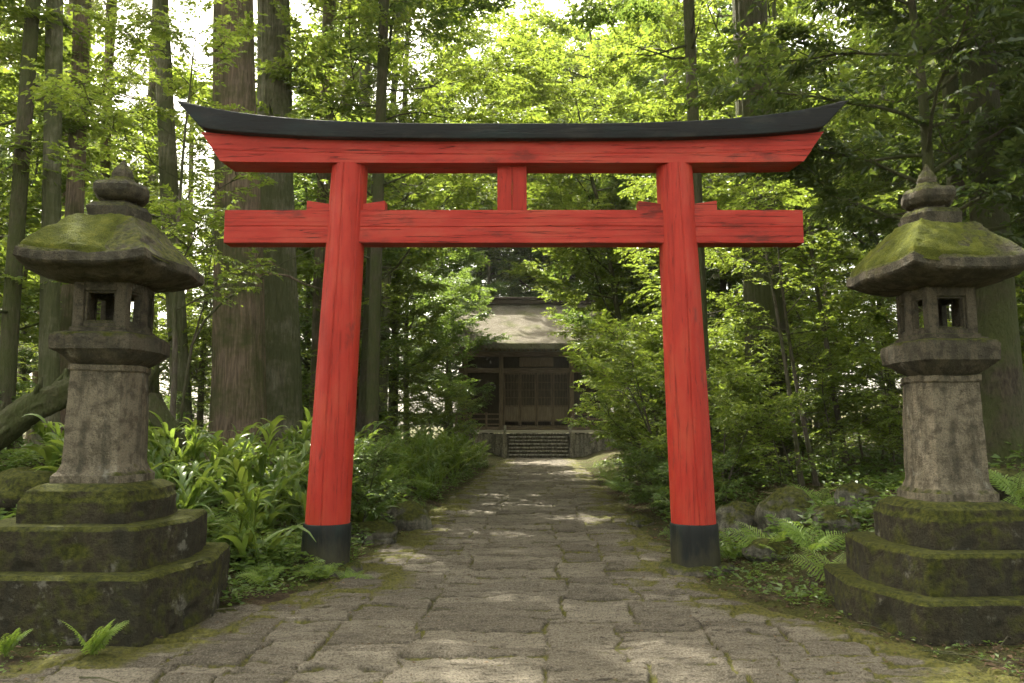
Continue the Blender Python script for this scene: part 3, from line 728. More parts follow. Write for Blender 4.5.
def cedar_crown(seed, z0, z1, rad, nb, leaf=.13, b=None, base_r=.12, lean=(0,0), tw=6, kk=12):
    r = np.random.default_rng(seed); O=[]; D=[]; N=[]; TL=[]
    for i in range(nb):
        g = (i+r.random())/nb; z = z0+(z1-z0)*g; az = i*2.4+r.normal(0,.4); L = rad*(1.1-.85*g)*r.uniform(.65,1.1)
        bp = limb_curve((lean[0]*z, lean[1]*z, z), (math.cos(az), math.sin(az), r.uniform(-.15,.25)), L, r, 7, -.25, .15)
        if b is not None: b.tube(bp, np.linspace(base_r*.3, .008, 7), 4, False)
        for s_ in range(7):
            f_ = .25+.75*(s_+r.random())/7; q = f_*6; c_ = int(min(q, 5)); o = bp[c_]+(bp[c_+1]-bp[c_])*(q-c_); ld = unit(bp[c_+1]-bp[c_]); sd = unit(np.cross(ld,[0,0,1]))
            for t_ in range(tw):
                O.append(o + r.normal(0,.12,3)); D.append(unit(ld*.6+sd*r.uniform(-1,1)+np.array([0,0,r.uniform(-.9,.15)]))); N.append(unit(np.array([0,0,1.0])+r.normal(0,.5,3))); TL.append(r.uniform(.45,.9))
    v, f = twig_leaves(np.array(O), np.array(D), np.array(N), np.array(TL), kk, leaf, r, droop=.4, ang=(15,45), narrow=.28)
    return mesh_arrays('crown', v, [f])

def make_tree(name, label, cat, tm, cm, bark, leafm, loc=(0,0,0), rz=0, group=None):
    t = thing(name, label, cat, loc, rz, group)
    link('trunk', tm, M[bark], t)
    if cm is not None: link('crown', cm, M[leafm], t)
    return t
EXPOSURE = 2.5
# ------------------------------------------------------------------ trees
ORD = ['first','second','third','fourth','fifth','sixth','seventh','eighth','ninth','tenth','eleventh','twelfth','thirteenth','fourteenth','fifteenth','sixteenth','seventeenth','eighteenth','nineteenth','twentieth','twenty-first','twenty-second','twenty-third','twenty-fourth','twenty-fifth','twenty-sixth','twenty-seventh','twenty-eighth','twenty-ninth','thirtieth']
def ux(u, Y): return at(u, 430, Y).x

M['log'] = bark_mat('mossy_log', (.022,.018,.012), (.085,.07,.048), .7, (9,9,3))
# --- named trunks: (u at the base, Y, r0, r1, H, lean x, stubs, crown start, bark, label)
trunks = [
 (242, 15, .50, .20, 24, -.050, 5, 11.0, 'cedar', 'thick brown cedar trunk standing directly left of the gate behind its beam end'),
 (283, 17.5, .44, .29, 24, -.050, 16, 11.5, 'cedar_grey', 'grey mossy cedar trunk with knots standing just right of the thickest cedar'),
 (318, 20, .24, .12, 22, .0, 26, 11.5, 'cedar', 'slim dark cedar with dead branch stubs right behind the left red pillar'),
 (3, 12, .13, .08, 15, .0, 4, 9.5, 'bark_dark', 'thin dark trunk at the very left edge of the picture'),
 (51, 12.4, .15, .10, 20, -.05, 8, 11, 'cedar_grey', 'straight grey trunk seen between the left picture edge and the lantern roof'),
 (66, 13.4, .155, .11, 21, -.02, 10, 12, 'cedar', 'brown cedar trunk rising behind the left lantern, nearest to its mossy roof corner'),
 (96, 17, .12, .08, 20, -.02, 10, 13, 'cedar', 'distant thin brown trunk directly above the left lantern finial'),
 (152, 33, .22, .14, 22, -.04, 10, 14, 'cedar_grey', 'far slim trunk standing in the bright sky gap beside the left lantern finial'),
 (187, 15.5, .19, .12, 20, -.098, 8, 11, 'cedar_grey', 'pale mossy trunk leaning left between the left lantern and the thickest cedar'),
 (371, 17, .14, .09, 18, .01, 8, 10, 'bark_dark', 'dark narrow trunk showing just right of the left red pillar'),
 (338, 30, .20, .12, 20, .0, 8, 13, 'cedar', 'far brown trunk half hidden by the left red pillar'),
 (706, 14, .125, .08, 17, -.012, 8, 9.5, 'bark_dark', 'narrow dark trunk showing just right of the right red pillar'),
 (770, 17.5, .46, .30, 22, -.012, 8, 11.5, 'bark_dark', 'broad dark trunk deep in the bushes right of the right pillar'),
 (1003, 10.6, .25, .18, 16, .0, 4, 9, 'log', 'stout dark trunk close behind the right lantern at the picture edge'),
 (968, 13, .15, .10, 16, .01, 8, 9, 'bark_dark', 'slim dark trunk above the right lantern roof inside the dark leaves'),
 (672, 27, .34, .22, 24, .02, 10, 13, 'cedar_grey', 'pale thick trunk showing above the black rail over the right pillar'),
]
for q, (u, Y, r0, r1, H, lx, st, c0, bark, lab) in enumerate(trunks):
    x = ux(u, Y); big = r0 > .3
    b = conifer_trunk(300+q, H, r0, r1, (lx, 0), .5 if big else .35, 110 if big else 28, True, 80 if big else 44, st)
    if q in (9, 11):
        zt = np.linspace(-.2, H-.5, 14); tb, cm = broadleaf(470+q, H, .55 if q == 9 else .57, 5.0, 24, .14, .03, twigs=8, kk=12, subs=11, layered=.6, tl=.6, elev=(.0,.4), stems=[np.column_stack([lx*zt, 0*zt, zt])], trunk_n=8)
        t = make_tree('tall_tree', lab, 'tree', b.mesh('trunk', True), cm, bark, 'leaf_mid', (x, Y, G(x, Y)), 0)
        link('limbs', tb, M[bark], t)
        continue
    cm = cedar_crown(400+q, c0, H-.3, 3.0 if big else 2.0, 24 if q in (0,1,8) else 11, .15, b, r0*.5, (lx, 0), 4, 10)
    make_tree('cedar_tree' if bark == 'cedar' else 'tall_tree', lab, 'tree', b.mesh('trunk', True), cm, bark, 'needle', (x, Y, G(x, Y)), 0)

# --- far trunks: two shared kinds, standing deep in the wood
def trunk_kind(seed, r0, H, c0, bark):
    b = conifer_trunk(seed, H, r0, r0*.5, (0,0), .3, 16, True, 20, 10)
    cm = cedar_crown(seed+50, c0, H-.3, 2.4, 12, .2, b, .1, tw=4, kk=9)
    return b.mesh('trunk', True), cm, bark
tk = [trunk_kind(900, .22, 21, 10.5, 'cedar'), trunk_kind(910, .17, 18, 9, 'cedar_grey'), trunk_kind(920, .28, 23, 12, 'bark_dark')]
fr_ = np.random.default_rng(77); spots = []
protos = {}
sides = {'left': ([], -1), 'right': ([], 1)}
tries = 0
while sum(len(s[0]) for s in sides.values()) < 44 and tries < 5000:
    tries += 1
    Y = fr_.uniform(22, 58); u = fr_.uniform(-40, 1064); x = ux(u, Y); dx = x - float(xc(Y))
    if abs(dx) < 5.6 or (abs(dx) < 7.5 and Y > 38): continue
    if any((x-a)**2+(Y-b_)**2 < 6 for a, b_ in spots): continue
    spots.append((x, Y)); sides['left' if dx < 0 else 'right'][0].append((x, Y))
for sd, (lst, _) in sides.items():
    lst.sort(key=lambda p: p[1])
    for q, (x, Y) in enumerate(lst):
        ki = q % 3; kind = ['brown cedar trunk', 'grey slender trunk', 'dark straight trunk'][ki]
        lab = 'far %s deep in the wood on the %s, %s nearest of that side' % (kind, sd, ORD[min(q, 29)])
        key = ki
        if key not in protos:
            tm, cm, bk = tk[ki]
            protos[key] = make_tree('forest_tree', lab, 'tree', tm, cm, bk, 'needle', (x, Y, G(x, Y)), fr_.random()*6, 'slim trunks deep in the wood')
        else:
            dup(protos[key], (x, Y, G(x, Y)), fr_.random()*6, lab, None, fr_.uniform(.85, 1.15), (fr_.normal(0,.02), fr_.normal(0,.02)))

# --- leafy trees
BL = {}
def kind(key, bark, leafm, *a, **kw): BL[key] = (*broadleaf(*a, **kw), bark, leafm)
kind('maple', 'twig', 'leaf_bright', 1, 9.5, .20, 3.4, 30, .125, .085, twigs=9, kk=12, subs=10, layered=.85, tl=.5)
kind('maple2', 'bark_dark', 'leaf_bright', 2, 12.5, .34, 4.4, 28, .135, .12, twigs=7, kk=12, subs=11, layered=.8, tl=.58)
kind('tall', 'twig', 'leaf_mid', 3, 14, .18, 4.0, 40, .155, .14, twigs=9, kk=11, subs=10, layered=.6, tl=.62)
kind('tall2', 'bark_dark', 'leaf_mid', 4, 11, .10, 3.4, 38, .14, .11, twigs=9, kk=11, subs=10, layered=.6, tl=.58)
kind('evergreen', 'bark_dark', 'leaf_dark', 5, 10, .34, 3.2, 34, .15, .12, twigs=7, kk=11, subs=9, layered=.4, tl=.5, narrow=.5)
kind('young', 'twig', 'leaf_bright', 6, 7.0, .34, 2.3, 15, .085, .05, twigs=6, kk=11, subs=8, layered=.95, tl=.36)
kind('bush', 'twig', 'leaf_bright', 7, 4.2, .10, 1.9, 30, .085, .035, twigs=6, kk=11, subs=8, layered=.8, tl=.32, nstem=3)
kind('bush_dark', 'bark_dark', 'leaf_mid', 8, 2.0, .08, 1.15, 26, .06, .02, twigs=6, kk=11, subs=6, layered=.55, tl=.22, nstem=3)
kind('understory', 'twig', 'leaf_bright', 9, 3.2, .16, 1.8, 18, .085, .025, twigs=5, kk=10, subs=7, layered=.9, tl=.34, nstem=2)
kind('far', 'bark_dark', 'leaf_mid', 10, 17, .08, 4.4, 44, .17, .18, twigs=9, kk=11, subs=11, layered=.5, tl=.62)
LP = {}
trng = np.random.default_rng(15)
def leafy(key, x, Y, lab, name, group=None, s=1.0, rz=None, cat='tree'):
    rz = trng.random()*6.28 if rz is None else rz
    loc = (x, Y, G(x, Y))
    if key not in LP:
        tm, cm, bk, lm = BL[key]; t = make_tree(name, lab, cat, tm, cm, bk, lm, loc, rz, group); t.scale = (s,)*3; LP[key] = t
        return t
    t = dup(LP[key], loc, rz, lab, group, s)
    if t.name.split('.')[0] != name: t.name = name
    if not group and 'group' in t: del t['group']
    return t
# left of the path
leafy('young', -4.6, 10.9, 'slender young tree whose bright leaves cross the thickest cedar under the gate beam', 'young_tree', rz=.6, s=1.0)
left_trees = [('maple',-9.2,13.5,1.0,'behind the left lantern at the picture edge'),('young',-10.8,16.5,1.3,'far left behind the grey trunk'),
 ('maple',-7.6,19.5,1.05,'between the left lantern and the thickest cedar'),('tall2',-6.2,24,1.0,'behind the two big cedars'),
 ('young',-4.1,20.5,.95,'left of the path with layered branches before the hall'),('maple2',-6.8,31,1.45,'left of the hall roof above the path'),
 ('maple',-10,27,.9,'behind the thin brown trunks at left'),('tall2',-16,26,1.1,'deep in the left corner of the wood'),
 ('tall',-4.8,37,1.1,'left of the shrine hall beside its veranda'),('maple2',-9,38,1.1,'deep behind the cedars, left of the hall'),
('tall',-20,34,1.2,'farthest toward the left edge'),('maple',-5.0,34.5,.85,'beside the path near the hall, on the left'),
 ('maple',-12.5,15.5,1.0,'over the left edge trunk'),('tall2',-3.7,44.5,.9,'touching the left corner of the hall'),('maple2',-3.9,20.8,1.1,'fanning over the black rail left of middle'),('tall2',-7.5,31,1.2,'behind the left pillar in mid wood'),('tall',-2.2,61,1.75,'behind the left half of the hall roof')]
for q, (kx, x, Y, s, wh) in enumerate(left_trees):
    d_ = {'young':'slender light green young tree','maple':'light green layered tree','maple2':'tall light green tree with open branches','tall':'tall mid green leafy tree','tall2':'bushy mid green tree'}[kx]
    leafy(kx, x, Y, d_ + ' ' + wh, 'leafy_tree', 'leafy trees of the wood', s)
right_trees = [('young',4.9,18.5,1.25,'just right of the right red pillar'),('maple2',5.6,33.5,1.7,'overhanging the path above the gate'),
 
 ('maple',5.1,31,1.05,'right of the shrine hall roof'),('tall',8.0,31,1.4,'behind the pale thick trunk'),('maple2',8.6,25.5,1.5,'over the red tie beam right end, tall'),('maple2',12,25,1.3,'beyond the right lantern roof'),
 ('tall2',14.5,20,1.1,'behind the dark evergreen at right'),('maple',6.2,38,1.2,'beside the right wall of the hall'),('tall',11,37,1.2,'deep behind the right pillar'),
 ('maple2',17,31,1.2,'far right deep in the wood'),('tall',20,26,1.1,'farthest toward the right edge'),('maple',10.6,14.8,.9,'behind the right lantern fire box'),
 ('maple2',5.4,38.5,.95,'hanging over the hall roof from the right'),('maple',8.2,23.5,1.0,'in the middle of the right wood'),('maple2',4.3,27,1.15,'spreading over the rail right of middle'),('tall',8.0,57,1.7,'behind the right half of the hall roof'),('young',7.0,16.8,1.35,'in front of the broad dark trunk'),('maple2',1.2,63,2.7,'behind the hall, right of its ridge middle'),('maple2',-4.5,66,2.8,'behind the hall, left end of its ridge'),('tall',5.5,68,2.6,'behind the hall, right end of its ridge'),('tall2',6.6,33,1.25,'between the hall and the right pillar')]
for q, (kx, x, Y, s, wh) in enumerate(right_trees):
    d_ = {'young':'slender light green young tree','maple':'light green layered tree','maple2':'tall light green tree with open branches','tall':'tall mid green leafy tree','tall2':'bushy mid green tree'}[kx]
    leafy(kx, x, Y, d_ + ' ' + wh, 'leafy_tree', 'leafy trees of the wood', s)
for x, Y, s, wh in ((5.5,10.3,.92,'over the right end of the black rail'),(7.2,10.8,.95,'above the right lantern finial'),(8.9,13.3,1.1,'at the right picture edge')):
    leafy('evergreen', x, Y, 'dark glossy evergreen tree ' + wh, 'evergreen_tree', 'dark evergreens at the right', s)
# wall of trees closing the wood
for q, (u, Y, s) in enumerate([(-60,62,1.0),(40,60,.75),(130,66,.55),(215,62,.85),(300,66,1.5),(375,60,1.65),(450,66,1.75),(520,70,1.7),(585,66,1.8),(650,60,1.8),(735,64,1.9),(820,60,1.8),(905,64,1.8),(990,60,1.7),(1075,64,1.6),(490,72,1.75),(610,70,1.8)]):
    x = ux(u, Y); wh = ['beyond the left picture edge','behind the left edge trunks','behind the left lantern finial','behind the thickest cedar','behind the slim cedar with stubs','above the left pillar','left of the hall ridge','straight behind the hall ridge','right of the hall ridge','left of the right pillar top','right of the right pillar top','over the right tie beam end','before the right lantern','behind the right lantern','beyond the right picture edge','just behind the hall roof, left half','just behind the hall roof, right half'][q]
    leafy('far', x, Y, 'big distant leafy tree closing the wood ' + wh, 'distant_tree', 'distant trees closing the wood', s)

# --- bushes beside the path
for q, (x, Y, s, wh) in enumerate([(3.15,12.6,.62,'nearest to the right red pillar'),(3.2,15.2,.95,'second behind the right red pillar'),(3.75,18.4,1.05,'third along the right path edge, reaching over the stones'),(4.1,22.2,1.1,'fourth along the right path edge'),(4.4,26.5,1.1,'fifth along the right path edge, toward the hall'),(4.8,31,1.05,'last along the right path edge, beside the stairs'),
      (-3.0,31,.75,'left path edge near the stairs')]):
    leafy('bush', x, Y, 'bright yellow-green bush ' + wh, 'bush', 'bright bushes along the path', s, cat='bush')
for q, (x, Y, s, wh) in enumerate([(-2.35,11.4,.72,'right beside the left red pillar'),(-2.75,13.0,.6,'second behind the left pillar'),(2.75,11.6,.62,'at the foot of the right pillar'),(2.7,14,.6,'low at the path edge under the bright bushes'),(3.1,17,.6,'low at the right path edge, farther along'),
      (3.3,20.5,.6,'low beside the path, third from the right pillar'),(-6.4,13.2,.8,'behind the left lantern shaft'),(-8.2,11.8,.9,'left of the lantern at the picture edge'),(7.2,12.6,.8,'behind the right lantern shaft'),(9.5,12.3,.9,'right of the right lantern')]):
    leafy('bush_dark', x, Y, 'small dark green bush ' + wh, 'shrub', 'small dark shrubs', s, cat='bush')
for q, (x, Y, s, wh) in enumerate([(4.5,12.8,.62,'between the right pillar and the boulders'),(6.4,16,.95,'in front of the broad dark trunk'),(5.3,17.5,.9,'left of the broad dark trunk'),(7.4,14.4,.9,'right of the twin stems'),(8.8,17,1.1,'behind the right lantern platform'),(4.6,21,1.0,'behind the narrow dark trunk'),
      (6.8,20,1.2,'deep behind the twin stems'),(10,18.5,1.2,'far behind the right lantern'),(7.0,25,1.3,'deepest behind the right pillar'),(-7.2,16.5,1.0,'left of the thickest cedar foot'),(-9.2,21,1.2,'deep between lantern and cedar'),(-11.5,24,1.3,'farthest left in the wood'),(-4.6,24,1.1,'behind the lilies left of the path'),(-5.6,18.2,.8,'at the foot of the big cedars'),(-12.2,17,1.1,'left of the lantern shaft'),(7.7,16.2,1.0,'right before the broad dark trunk'),(6.2,18.6,1.25,'left beside the broad dark trunk'),(8.7,20,1.4,'right behind the broad dark trunk'),(5.6,22.5,1.3,'between the narrow and the broad dark trunks'),(-5.6,33,1.2,'before the left side of the hall')]):
    leafy('understory', x, Y, 'low airy undergrowth bush ' + wh, 'undergrowth_bush', 'airy undergrowth bushes', s, cat='bush')
# --- twin stems right of the gate
def stem(p0, p1, bow):
    t = np.linspace(0, 1, 14)[:, None]; p0 = np.array(p0); p1 = np.array(p1)
    return p0 + (p1-p0)*t + np.array([bow, .1, 0])*np.sin(t*math.pi)
tm, cm = broadleaf(31, 6, .40, 1.5, 22, .08, .05, layered=.95, twigs=5, kk=10, subs=6, tl=.3, stems=[stem((-.1,0,-.2),(-.85,.2,6.2),.12), stem((.22,.1,-.2),(-.30,.4,6.0),-.1)])
x = ux(806, 14.2); make_tree('sapling', 'slim twin-stemmed sapling leaning left between the right pillar and right lantern', 'tree', tm, cm, 'twig', 'leaf_bright', (x, 14.2, G(x, 14.2)))
# --- bare arching branch before the thick cedar
b = MB(); p = [at(u, v, 12.2) for u, v in ((180,425),(186,380),(192,345),(205,320),(225,300),(255,282),(285,262),(322,245))]
b.tube(p, np.linspace(.028, .008, 8), 6); b.tube([at(192,345,12.2), at(205,300,12.4), at(212,250,12.6), at(214,215,12.6)], np.linspace(.016,.004,4), 5); b.tube([at(255,282,12.2), at(270,275,12.3), at(290,276,12.4)], np.linspace(.012,.004,3), 5)
tag(link('bare_branch', b.mesh('bare_branch', True), M['twig']), 'thin bare branch arching up before the thickest cedar toward the left pillar', 'branch')

# ------------------------------------------------------------------ logs and rocks
def log(name, lab, p0, p1, r0, r1, seed, bow=0):
    n = 40; m = 60; t = np.linspace(0, 1, m); p0 = np.array(p0); p1 = np.array(p1)
    pts = p0 + (p1-p0)*t[:, None] + np.array([0,0,bow])*np.sin(t*math.pi)[:, None] + np.column_stack([0*t, .03*np.sin(t*9+seed), .02*np.sin(t*6.3+seed)+.012*np.sin(t*15)])
    a = np.linspace(0, 2*math.pi, n, endpoint=False); rad = np.linspace(r0, r1, m)[:, None]*(1+.10*np.sign(np.sin(a*4+seed))[None, :]*np.abs(np.sin(a*4+seed))[None, :]**.5*.3+.12*fbm(np.column_stack([np.tile(np.cos(a)*5, m), np.tile(np.sin(a)*5, m), np.repeat(t*11, n)]), 3, seed+9).reshape(m, n)+.20*fbm(np.column_stack([np.tile(np.cos(a)*1.6, m), np.tile(np.sin(a)*1.6, m), np.repeat(t*5, n)]), 4, seed).reshape(m, n))
    v, f = tube_arrays(pts, rad, n)
    b = MB(); b.add(v, f); r = np.random.default_rng(seed)
    for q in range(7):
        i = int(r.integers(8, 54)); az = r.uniform(-.4, 2.6); d = np.array([.3, -math.cos(az), math.sin(az)]); L = r.uniform(.12, .5)
        b.tube(limb_curve(pts[i]+d*r0*.5, d, L+r0*.5, r, 6, .2, .2), np.linspace(.05, .02, 6), 7)
    o = link(name, b.mesh(name, True), M['log']); return tag(o, lab, 'log')
log('fallen_log', 'big mossy fallen log slanting up to the left lantern shaft from the left edge', at(-60,466,9.4), at(95,376,10.2), .21, .15, 5, .02)
log('tree_root', 'dark thick root sloping down right of the left lantern shaft', at(120,370,10.0), at(182,452,9.8), .15, .11, 6, .12)
def rock(seed, loc, sc, lab, mat='boulder', group=None, name='boulder'):
    n = 56; m = 34; th = np.linspace(0, math.pi, m); ph = np.linspace(0, 2*math.pi, n, endpoint=False)
    d = np.stack([np.sin(th)[:, None]*np.cos(ph), np.sin(th)[:, None]*np.sin(ph), np.repeat(np.cos(th)[:, None], n, 1)], -1).reshape(-1, 3)
    rr = 1 + .30*fbm(d*1.25+seed*3.3, 3, seed) + .05*fbm(d*5+seed, 4, seed+2)
    rr = rr*(1-.12*sstep(.5,.9,vnoise(d*2+seed, seed+4)))
    v = d*rr[:, None]*np.array(sc)
    i = np.arange(m-1)[:, None]*n; j = np.arange(n)[None, :]; j2 = (j+1) % n
    f = np.stack([i+j, i+n+j, i+n+j2, i+j2], -1).reshape(-1, 4)
    o = link(name, mesh_arrays(name, v, [f], None, True), M[mat]); o.location = loc
    return tag(o, lab, 'rock', group)
def rk(seed, u, v, Y, sc, lab, **kw):
    p = at(u, v, Y); return rock(seed, (p.x, Y, max(G(p.x, Y)-.02, -.05) + sc[2]*.35), sc, lab, **kw)
rk(1, 742, 515, 10.6, (.42,.38,.33), 'dark mossy boulder just right of the right red pillar')
rk(2, 788, 518, 10.1, (.40,.38,.36), 'rounded grey boulder with thin moss, middle of the boulders beside the right pillar')
rk(3, 836, 545, 9.3, (.26,.25,.18), 'grey boulder nearest to the right lantern base')
rk(4, 858, 490, 10.6, (.3,.28,.22), 'mossy stone tucked behind the right lantern plinth')
rk(5, 770, 545, 8.9, (.26,.22,.14), 'low flat mossy stone in front of the two rounded boulders')
rk(6, 408, 500, 12.6, (.42,.30,.30), 'dark rock at the left path edge behind the left pillar')
rk(7, 372, 512, 11.0, (.36,.26,.22), 'dark mossy rock low beside the left pillar')
rk(8, 30, 470, 9.3, (.55,.4,.30), 'mossy stone heap under the fallen log at the left edge', mat='lantern_mossy')
rk(9, 60, 478, 8.8, (.42,.3,.22), 'mossy rock left of the left lantern shaft', mat='lantern_mossy')
rk(10, 1000, 462, 9.2, (.4,.3,.36), 'dark mossy rock at the foot of the stout trunk at right', mat='lantern_mossy')
rk(11, 690, 500, 12.4, (.26,.22,.16), 'small mossy stone right behind the right pillar')
rk(12, 640, 505, 13.0, (.22,.2,.13), 'small mossy stone at the right path edge before the bright bushes')

# ------------------------------------------------------------------ lilies
def lily(seed, nst=5, nb=9, h=1.0):
    r = np.random.default_rng(seed); V=[]; F=[]; nn=0
    def blade(p0, az, el, bend, L, wd, segs=7):
        nonlocal nn
        t = np.linspace(0, 1, segs+1); e = el - bend*t**1.3; st = L/segs
        dx = np.cos(e)*st; dz = np.sin(e)*st
        rr = np.concatenate([[0], np.cumsum(dx[:-1])]); zz = np.concatenate([[0], np.cumsum(dz[:-1])])
        ca, sa = math.cos(az), math.sin(az)
        c = np.column_stack([p0[0]+rr*ca, p0[1]+rr*sa, p0[2]+zz]); w_ = wd*np.sin(math.pi*np.clip(t*.93+.06, 0, 1)**.75)*.5; w_[-1] = .002
        s = np.array([-sa, ca, 0]); up = np.column_stack([-np.sin(e)*ca, -np.sin(e)*sa, np.cos(e)])
        tw = r.normal(0, .35); s2 = s*math.cos(tw) + up*math.sin(tw)
        l = c + s2*w_[:, None] + up*(w_*.35)[:, None]; q = c - s2*w_[:, None] + up*(w_*.35)[:, None]
        V.append(np.stack([l, c, q], 1).reshape(-1, 3)); i = np.arange(segs)[:, None]*3+nn
        F.append(np.concatenate([i+np.array([0,1,4,3]), i+np.array([1,2,5,4])])); nn += 3*(segs+1)
    for q in range(nb):
        a = r.random()*6.28; blade((r.normal(0,.1), r.normal(0,.1), 0), a, r.uniform(.9,1.4), r.uniform(1.2,2.3), h*r.uniform(.6,1.15), r.uniform(.05,.09))
    stems = MB()
    for q in range(nst):
        a = r.random()*6.28; L = h*r.uniform(.8,1.25); t = np.linspace(0, 1, 9); e = 1.35-r.uniform(.5,1.2)*t; st = L/8
        rr = np.concatenate([[0], np.cumsum(np.cos(e[:-1])*st)]); zz = np.concatenate([[0], np.cumsum(np.sin(e[:-1])*st)])
        o = r.normal(0,.1,2); c = np.column_stack([o[0]+rr*math.cos(a), o[1]+rr*math.sin(a), zz]); stems.tube(c, np.linspace(.008,.003,9), 4, False)
        for k_ in range(13):
            f_ = .3+.7*k_/12*1.0; qq = min(f_*8, 7.99); i0 = int(qq); p = c[i0]+(c[i0+1]-c[i0])*(qq-i0)
            blade(p, a+(1 if k_ % 2 else -1)*r.uniform(.5,1.2), e[i0]+r.uniform(-.1,.5), r.uniform(.9,1.9), r.uniform(.24,.44)*(1.15-.4*f_), r.uniform(.045,.072), 6)
    return mesh_arrays('leaves', np.concatenate(V), F, None, True), stems.mesh('stems', True)
lm = [lily(s, n1, n2, h) for s, n1, n2, h in ((1,6,9,1.0),(2,4,13,.9),(3,7,6,1.15),(4,5,12,.75))]
LR = np.random.default_rng(8); lproto = {}
spots = []
while len(spots) < 74:
    Y = 8.3 + 27*LR.random()**1.25; s = LR.uniform(.45, 2.9 if Y < 16 else 2.0); x = float(xc(Y)) - float(hw(Y)) - s
    if math.hypot(x+2.02, Y-8.8) < .6 or (Y < 9.2 and x < -4.6) or math.hypot(x+5.1, Y-15) < .9: continue
    if any(math.hypot(x-a, Y-b_) < (.36 if Y < 14 else .5) for a, b_ in spots): continue
    spots.append((x, Y))
for x, Y in ((-5.2,9.7),(-5.8,10.2),(-4.9,11.6),(-5.6,12.4),(-4.2,9.4),(-4.7,10.4)): spots.append((x, Y))
spots.sort(key=lambda p: p[1])
def lplace(bands):
    cnt = {}
    for q, (x, Y) in enumerate(spots):
        ki = q % 4; s_ = -(x - float(xc(Y))) - float(hw(Y))
        row = 'edge row' if s_ < 1.05 else ('middle row' if s_ < 1.9 else 'back row')
        n_ = cnt.get(row, 0); cnt[row] = n_+1
        lab = 'broad leaved lily left of path, %s, %s from front' % (row, ORD[min(n_, 29)])
        if ki not in lproto:
            t = thing('lily_plant', lab, 'plant', (x, Y, G(x, Y)), LR.random()*6, 'broad leaved lilies left of the path'); link('leaves', lm[ki][0], M['lily'], t); link('stems', lm[ki][1], M['lily'], t); lproto[ki] = t
            t.scale = (LR.uniform(.8,1.1),)*3
        else: dup(lproto[ki], (x, Y, G(x, Y)), LR.random()*6.28, lab, None, LR.uniform(.75,1.15))
lplace(None)

# ------------------------------------------------------------------ ferns
def fern(seed, nf, L, droop=1.2, az=None):
    r = np.random.default_rng(seed); P=[]; D=[]; N=[]; S=[]; b = MB()
    for q in range(nf):
        a = (q*6.28/nf + r.normal(0,.3)) if az is None else r.uniform(*az); l = L*r.uniform(.7,1.1); t = np.linspace(0, 1, 22); e = r.uniform(.85,1.25)-droop*r.uniform(.8,1.1)*t; st = l/21
        rr = np.concatenate([[0], np.cumsum(np.cos(e[:-1])*st)]); zz = np.concatenate([[0], np.cumsum(np.sin(e[:-1])*st)]); ca, sa = math.cos(a), math.sin(a)
        c = np.column_stack([rr*ca, rr*sa, zz]); b.tube(c, np.linspace(.004,.001,22), 4, False)
        s = np.array([-sa, ca, 0.]); up = np.column_stack([-np.sin(e)*ca, -np.sin(e)*sa, np.cos(e)])
        sg_ = -1.0 if ca > 0 else 1.0; ro = r.uniform(.45, .95)*abs(ca)*sg_; s, up = s*math.cos(ro) - up.mean(0)*math.sin(ro), up*math.cos(ro) + s*math.sin(ro)
        fw = np.column_stack([np.cos(e)*ca, np.cos(e)*sa, np.sin(e)])
        for i in range(3, 22):
            w_ = l*.36*min(1, .45+.55*(i-3)/4)*(1-((i-3)/19.5)**1.15) + .008
            for sg in (-1, 1):
                pd = unit(s*sg + fw[i]*(.30+.03*i) - up[i]*r.uniform(.05,.22) + r.normal(0,.05,3))
                for h0, h1, wd in ((0, .62, .30), (.38, 1.0, .24)):
                    P.append((c[i] + pd*w_*h0 - np.array([0,0,.06*w_*h0]))[None]); D.append(unit(pd - np.array([0,0,.12*h0]))[None]); N.append((up[i]+r.normal(0,.18,3))[None]); S.append(np.array([w_*(h1-h0)]))
    v, f = leaf_geo(np.concatenate(P), np.concatenate(D), np.concatenate(N), np.concatenate(S), .22, .04)
    b.add(v, [f]); return b.mesh('fern')
fm = [fern(1, 7, .55), fern(2, 9, .42), fern(3, 6, .7, 1.0)]
def fplace(mi, u, v, Y, lab, s=1, rz=0, z=None):
    p = at(u, v, Y); o = link('fern', fm[mi], M['fern']); o.location = (p.x, Y, G(p.x, Y)-.01 if z is None else z); o.rotation_euler = (0,0,rz); o.scale = (s,)*3
    return tag(o, lab, 'fern', 'ferns growing around the gate')
fm.append(fern(9, 7, .40, .75, (-3.3, .2)))
fplace(3, 92, 640, 5.5, 'bright green fern growing at the foot of the left lantern step', .95, -0.10, .0)
fplace(3, 6, 640, 5.5, 'small fern at the bottom left picture edge', .75, -0.21, .0)
fplace(1, 322, 582, 8.25, 'low fern at the foot of the left red pillar', .75, 0.21)
fplace(0, 352, 578, 8.4, 'small fern right of the black base of the left pillar', .45, -0.05)
fplace(2, 770, 560, 8.9, 'pale fern in front of the boulders beside the right pillar', .8, 0.05)
fplace(0, 812, 560, 8.6, 'fern midway between the right pillar and the right lantern', 1.0, 0.11)
fplace(2, 838, 590, 7.8, 'fern leaning against the left side of the right lantern base', .75, 0.24)
fplace(1, 735, 560, 9.2, 'small fern right beside the black base of the right pillar', .9, -0.11)
fplace(0, 818, 505, 10.9, 'fern behind the boulders near the twin stems', 1.1, -0.03)
fplace(2, 1005, 520, 7.9, 'fern at the right picture edge behind the lantern plinth', .9, 0.04, .55)
fplace(0, 1018, 500, 8.6, 'fern under the stout trunk at the right edge', 1.0, -0.07, .75)
fplace(2, 250, 560, 8.6, 'fern left of the left red pillar among the lilies', .8, -0.18)
fplace(1, 290, 560, 8.9, 'fern close to the left side of the left pillar', 1.0, -0.12)
